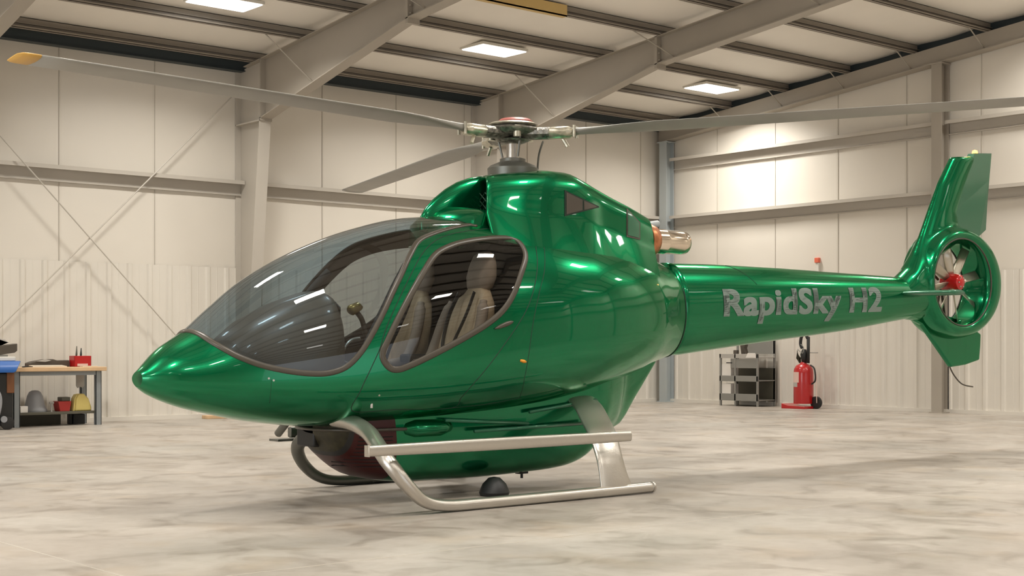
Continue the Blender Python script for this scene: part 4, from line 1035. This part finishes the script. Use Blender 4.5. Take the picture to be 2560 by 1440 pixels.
# rolling tool cart with blue tray at the left edge
t = thing('tool_cart', 'dark rolling tool cart with blue plastic tray top at the left edge', 'cart')
m = MB(); m.box(7.30, 8.20, 21.75, 22.2, .10, .86); m.build('cart_body', 'black', t, bevel=.02)
m = MB(); m.box(8.10, 8.215, 21.735, 22.1, .55, .87); m.build('cart_side', 'orange_brown', t, bevel=.01)
m = MB(); m.loft([[(x, y, z) for x, y in ((7.25, 21.68), (8.22+a, 21.68), (8.22+a, 22.24), (7.25, 22.24))] for z, a in ((.86, -.04), (.88, .0), (1.03, .07), (1.035, .07))]); m.build('cart_tray', 'blue', t, bevel=.015)
m = MB(); m.box(7.76, 7.94, 21.668, 21.68, .92, 1.0); m.build('tray_label', 'pink', t, bevel=.004)
m = MB(); m.box(7.3, 8.24, 21.75, 22.2, 1.035, 1.10); m.build('tray_lid', 'frame_white', t, bevel=.01)
for (x, y) in ((7.45, 21.72), (8.1, 21.72)):
    m = MB(); m.lathe((x, y, .10), [(.001, -.025), (.075, -.025), (.10, -.02), (.10, .02), (.075, .025), (.001, .025)], 20, 'y'); w_ = m.build('cart_wheel', 'black', t, smooth=True)
m = MB(); m.lathe((8.04, 21.70, .16), [(.001, -.01), (.05, -.01), (.05, .01), (.001, .01)], 16, 'y'); m.build('wheel_cap', 'greyplastic', t, smooth=True)
m = MB(); m.tube(smooth_path([(7.93, 21.70, .15), (7.98, 21.69, .38), (7.96, 21.69, .55), (7.84, 21.70, .70)]), .028, 10); m.build('hose', 'greyplastic', t, smooth='all')
finish(t, (7.75, 22, 0)); t.location.x -= .02; t.location.y -= .5
t = thing('bench_vise', 'grey bench vise standing on the blue-topped tool cart', 'vise')
zv = 1.10
m = MB(); m.box(7.97, 8.16, 21.85, 22.0, zv, zv+.03); m.build('vise_base', 'shelf_grey', t, bevel=.005)
m = MB(); m.prism([(7.93, zv+.03), (7.93, zv+.10), (7.97, zv+.16), (8.30, zv+.20), (8.30, zv+.09), (8.26, zv+.06), (8.05, zv+.03)], 'y', 21.84, 22.0); m.build('vise_body', 'vent', t, bevel=.008)
m = MB(); m.prism([(7.93, zv+.15), (7.93, zv+.27), (7.96, zv+.28), (7.98, zv+.21), (8.18, zv+.21), (8.12, zv+.26), (8.02, zv+.28), (7.98, zv+.27), (7.99, zv+.15)], 'y', 21.86, 21.98); m.build('vise_jaw', 'shelf_light', t, bevel=.004)
m = MB(); m.tube([(7.80, 21.92, zv+.06), (7.84, 21.92, zv+.06), (7.97, 21.92, zv+.07)], [.03, .035, .03], 12); m.build('vise_screw', 'vent', t, smooth=True)
finish(t, (8.06, 21.92, zv)); t.location.x -= .02; t.location.y -= .5
# timber offcut lying at the wall behind the nose
m = MB(); m.box(11.9, 12.5, 22.10, 22.3, 0, .06); m.box(12.1, 12.65, 22.15, 22.28, .06, .10); tag(m.build('timber_offcut', 'wood', bevel=.006), 'flat tan timber offcuts on the floor behind the nose', 'wood')

# shelf cart by the right wall
sx0, sx1, sy0, sy1 = 23.05, 23.60, 19.17, 20.22
t = thing('utility_cart', 'grey metal utility cart with shelves against the right wall', 'cart')
for (x, y) in ((sx0, sy0+.02), (sx0, sy0+.62), (sx0, sy1-.02), (sx1, sy0+.02), (sx1, sy1-.02)):
    m = MB(); m.box(x-.02, x+.02, y-.02, y+.02, 0, 1.10 if x == sx0 else 1.38); m.build('post', 'shelf_grey', t, bevel=.003)
for (z, h, mt) in ((1.02, .08, 'shelf_light'), (.53, .11, 'shelf_grey'), (.12, .14, 'shelf_grey')):
    m = MB(); m.box(sx0-.015, sx1, sy0, sy1, z, z+.02); m.box(sx0-.02, sx0, sy0, sy1, z-.01, z+h); m.build('tray', mt, t, bevel=.004)
m = MB(); m.box(sx0-.01, sx0+.01, sy0+.04, sy1-.30, .80, 1.0); m.build('drawer_front', 'shelf_grey', t, bevel=.004)
m = MB(); m.box(sx1-.02, sx1, sy0, sy1, .1, .8); m.build('back_panel', 'bin_dark', t)
m = MB(); m.box(sx1-.02, sx1, sy0, sy0+.75, 1.1, 1.38); m.build('upper_panel', 'shelf_grey', t, bevel=.003)
m = MB(); m.box(sx0-.03, sx0-.02, sy0+.7, sy0+.85, .90, .92); m.build('drawer_handle', 'black', t)
finish(t, ((sx0+sx1)/2, (sy0+sy1)/2, 0))
for z0, lab in ((.551, 'upper of the two white boxes on the utility cart'), (.141, 'lower of the two white boxes on the utility cart')):
    m = MB(); m.box(sx0-.0, sx0+.25, sy1-.30, sy1-.05, z0, z0+.325); tag(m.build('carton', 'white', bevel=.004), lab, 'box', 'white boxes on the utility cart')
m = MB(); m.lathe((sx0+.15, sy1-.32, 1.04), [(.001, 0), (.055, 0), (.06, .12), (.055, .14), (.001, .14)], 18); tag(m.build('tin_can', 'vent', smooth=True), 'small brown tin on top of the utility cart', 'can')
t = thing('bench_grinder', 'small grey machine on the top tray of the utility cart', 'machine')
m = MB(); m.box(sx0+.1, sx0+.3, sy0+.42, sy0+.62, 1.04, 1.08); m.build('machine_base', 'shelf_grey', t, bevel=.005)
m = MB(); m.prism([(sy0+.45, 1.08), (sy0+.50, 1.22), (sy0+.46, 1.33), (sy0+.62, 1.33), (sy0+.60, 1.24), (sy0+.57, 1.08)], 'x', sx0+.13, sx0+.24); m.build('machine_body', 'vent', t, bevel=.008); finish(t, (sx0+.2, sy0+.52, 1.04))
m = MB(); m.prism([(sy0+.05, 1.02), (sy0+.32, 1.02), (sy0+.26, 1.12), (sy0+.06, 1.12)], 'x', sx0-.03, sx0-.022); tag(m.build('paper_note', 'white'), 'white sheet of paper hanging over the utility cart front edge', 'paper')

# wheeled red extinguisher
ex, ey2 = 23.15, 18.08
t = thing('fire_extinguisher', 'large red wheeled fire extinguisher standing by the right wall', 'fire extinguisher')
m = MB(); m.lathe((ex, ey2, .10), [(.001, 0), (.195, 0), (.20, .02), (.20, .62), (.19, .70), (.15, .77), (.07, .81), (.06, .84), (.001, .84)], 32); m.build('cylinder', 'red', t, smooth=True)
m = MB()
for (z0, z1, dq) in ((.53, .74, 0),): 
    rings = [[(ex+.202*math.cos(q), ey2+.202*math.sin(q), z) for q in np.linspace(math.radians(118), math.radians(190), 14)]+[(ex+.199*math.cos(q), ey2+.199*math.sin(q), z) for q in np.linspace(math.radians(190), math.radians(118), 14)] for z in (z0, z1)]
    m.loft(rings)
m.build('label', 'pink', t)
m = MB(); rings = [[(ex+.2025*math.cos(q), ey2+.2025*math.sin(q), z) for q in np.linspace(math.radians(118), math.radians(180), 14)]+[(ex+.199*math.cos(q), ey2+.199*math.sin(q), z) for q in np.linspace(math.radians(180), math.radians(118), 14)] for z in (.44, .53)]; m.loft(rings); m.build('label', 'shelf_light', t)
m = MB(); m.prism([(ey2-.22, 0), (ey2+.36, 0), (ey2+.36, .10), (ey2+.20, .06), (ey2-.22, .05)], 'x', ex-.26, ex+.18); m.build('base_plate', 'red', t, bevel=.006)
for dx in (.06,):
    m = MB(); m.lathe((ex+dx, ey2-.27, .125), [(.001, -.03), (.09, -.035), (.125, -.03), (.125, .03), (.09, .035), (.001, .03)], 24, 'x'); m.build('wheel', 'black', t, smooth=True)
m = MB(); m.tube(smooth_path([(ex-.02, ey2-.19, .88), (ex-.02, ey2-.28, .82), (ex-.02, ey2-.31, .68), (ex-.02, ey2-.30, .56), (ex-.02, ey2-.22, .50)]), .016, 10); m.build('push_handle', 'black', t, smooth='all')
m = MB(); m.tube([(ex, ey2-.33, .12), (ex, ey2-.32, .7)], .008, 6); m.build('frame_rod', 'pink', t)
m = MB(); m.tube([(ex, ey2-.02, .92), (ex, ey2-.01, 1.10), (ex, ey2-.02, 1.2)], [.05, .075, .04], 14); m.tube([(ex, ey2-.12, .92), (ex, ey2-.12, 1.45)], [.03, .035], 10); m.tube(smooth_path([(ex-.02, ey2-.12, 1.42), (ex-.02, ey2-.06, 1.50), (ex-.02, ey2+.03, 1.46), (ex-.02, ey2+.06, 1.32), (ex-.02, ey2+.02, 1.22)]), .032, 10); v_ = m.build('valve_and_horn', 'black', t, smooth='all')
m = MB(); m.tube(smooth_path([(ex-.06, ey2+.02, 1.3), (ex-.08, ey2-.06, 1.24), (ex-.08, ey2-.04, 1.12), (ex-.06, ey2+.10, 1.20)]), .008, 6); m.cyl((ex, ey2-.10, 1.13), (ex, ey2-.36, 1.13), .008, n=6); m.build('safety_pin', 'shelf_grey', v_, smooth='all')
m = MB()
for k in range(16):
    a = .25+k*.07; m.tube([(ex-.02+.01*(k % 3), ey2+.08, .93), (ex-.03+.02*(k % 4), ey2+.10+.012*(k % 5), 1.02), (ex-.03+.02*(k % 4), ey2+.13+.02*(k % 4), 1.10+.02*(k % 5))], [.018, .014, .003], 5)
m.build('hose_brush', 'olive', t)
finish(t, (ex, ey2, 0))
# alarm on the right wall
t = thing('wall_alarm', 'small orange-topped alarm light on the right wall above the tail boom', 'alarm light')
m = MB(); m.box(XR-.08, XR-.01, 18.11, 18.21, 2.98, 3.08); m.build('strobe', 'alarm', t, bevel=.006)
m = MB(); m.box(XR-.06, XR-.01, 18.12, 18.20, 2.78, 2.98); m.build('alarm_housing', 'frame_white', t, bevel=.006); finish(t, (XR-.03, 18.16, 2.78))
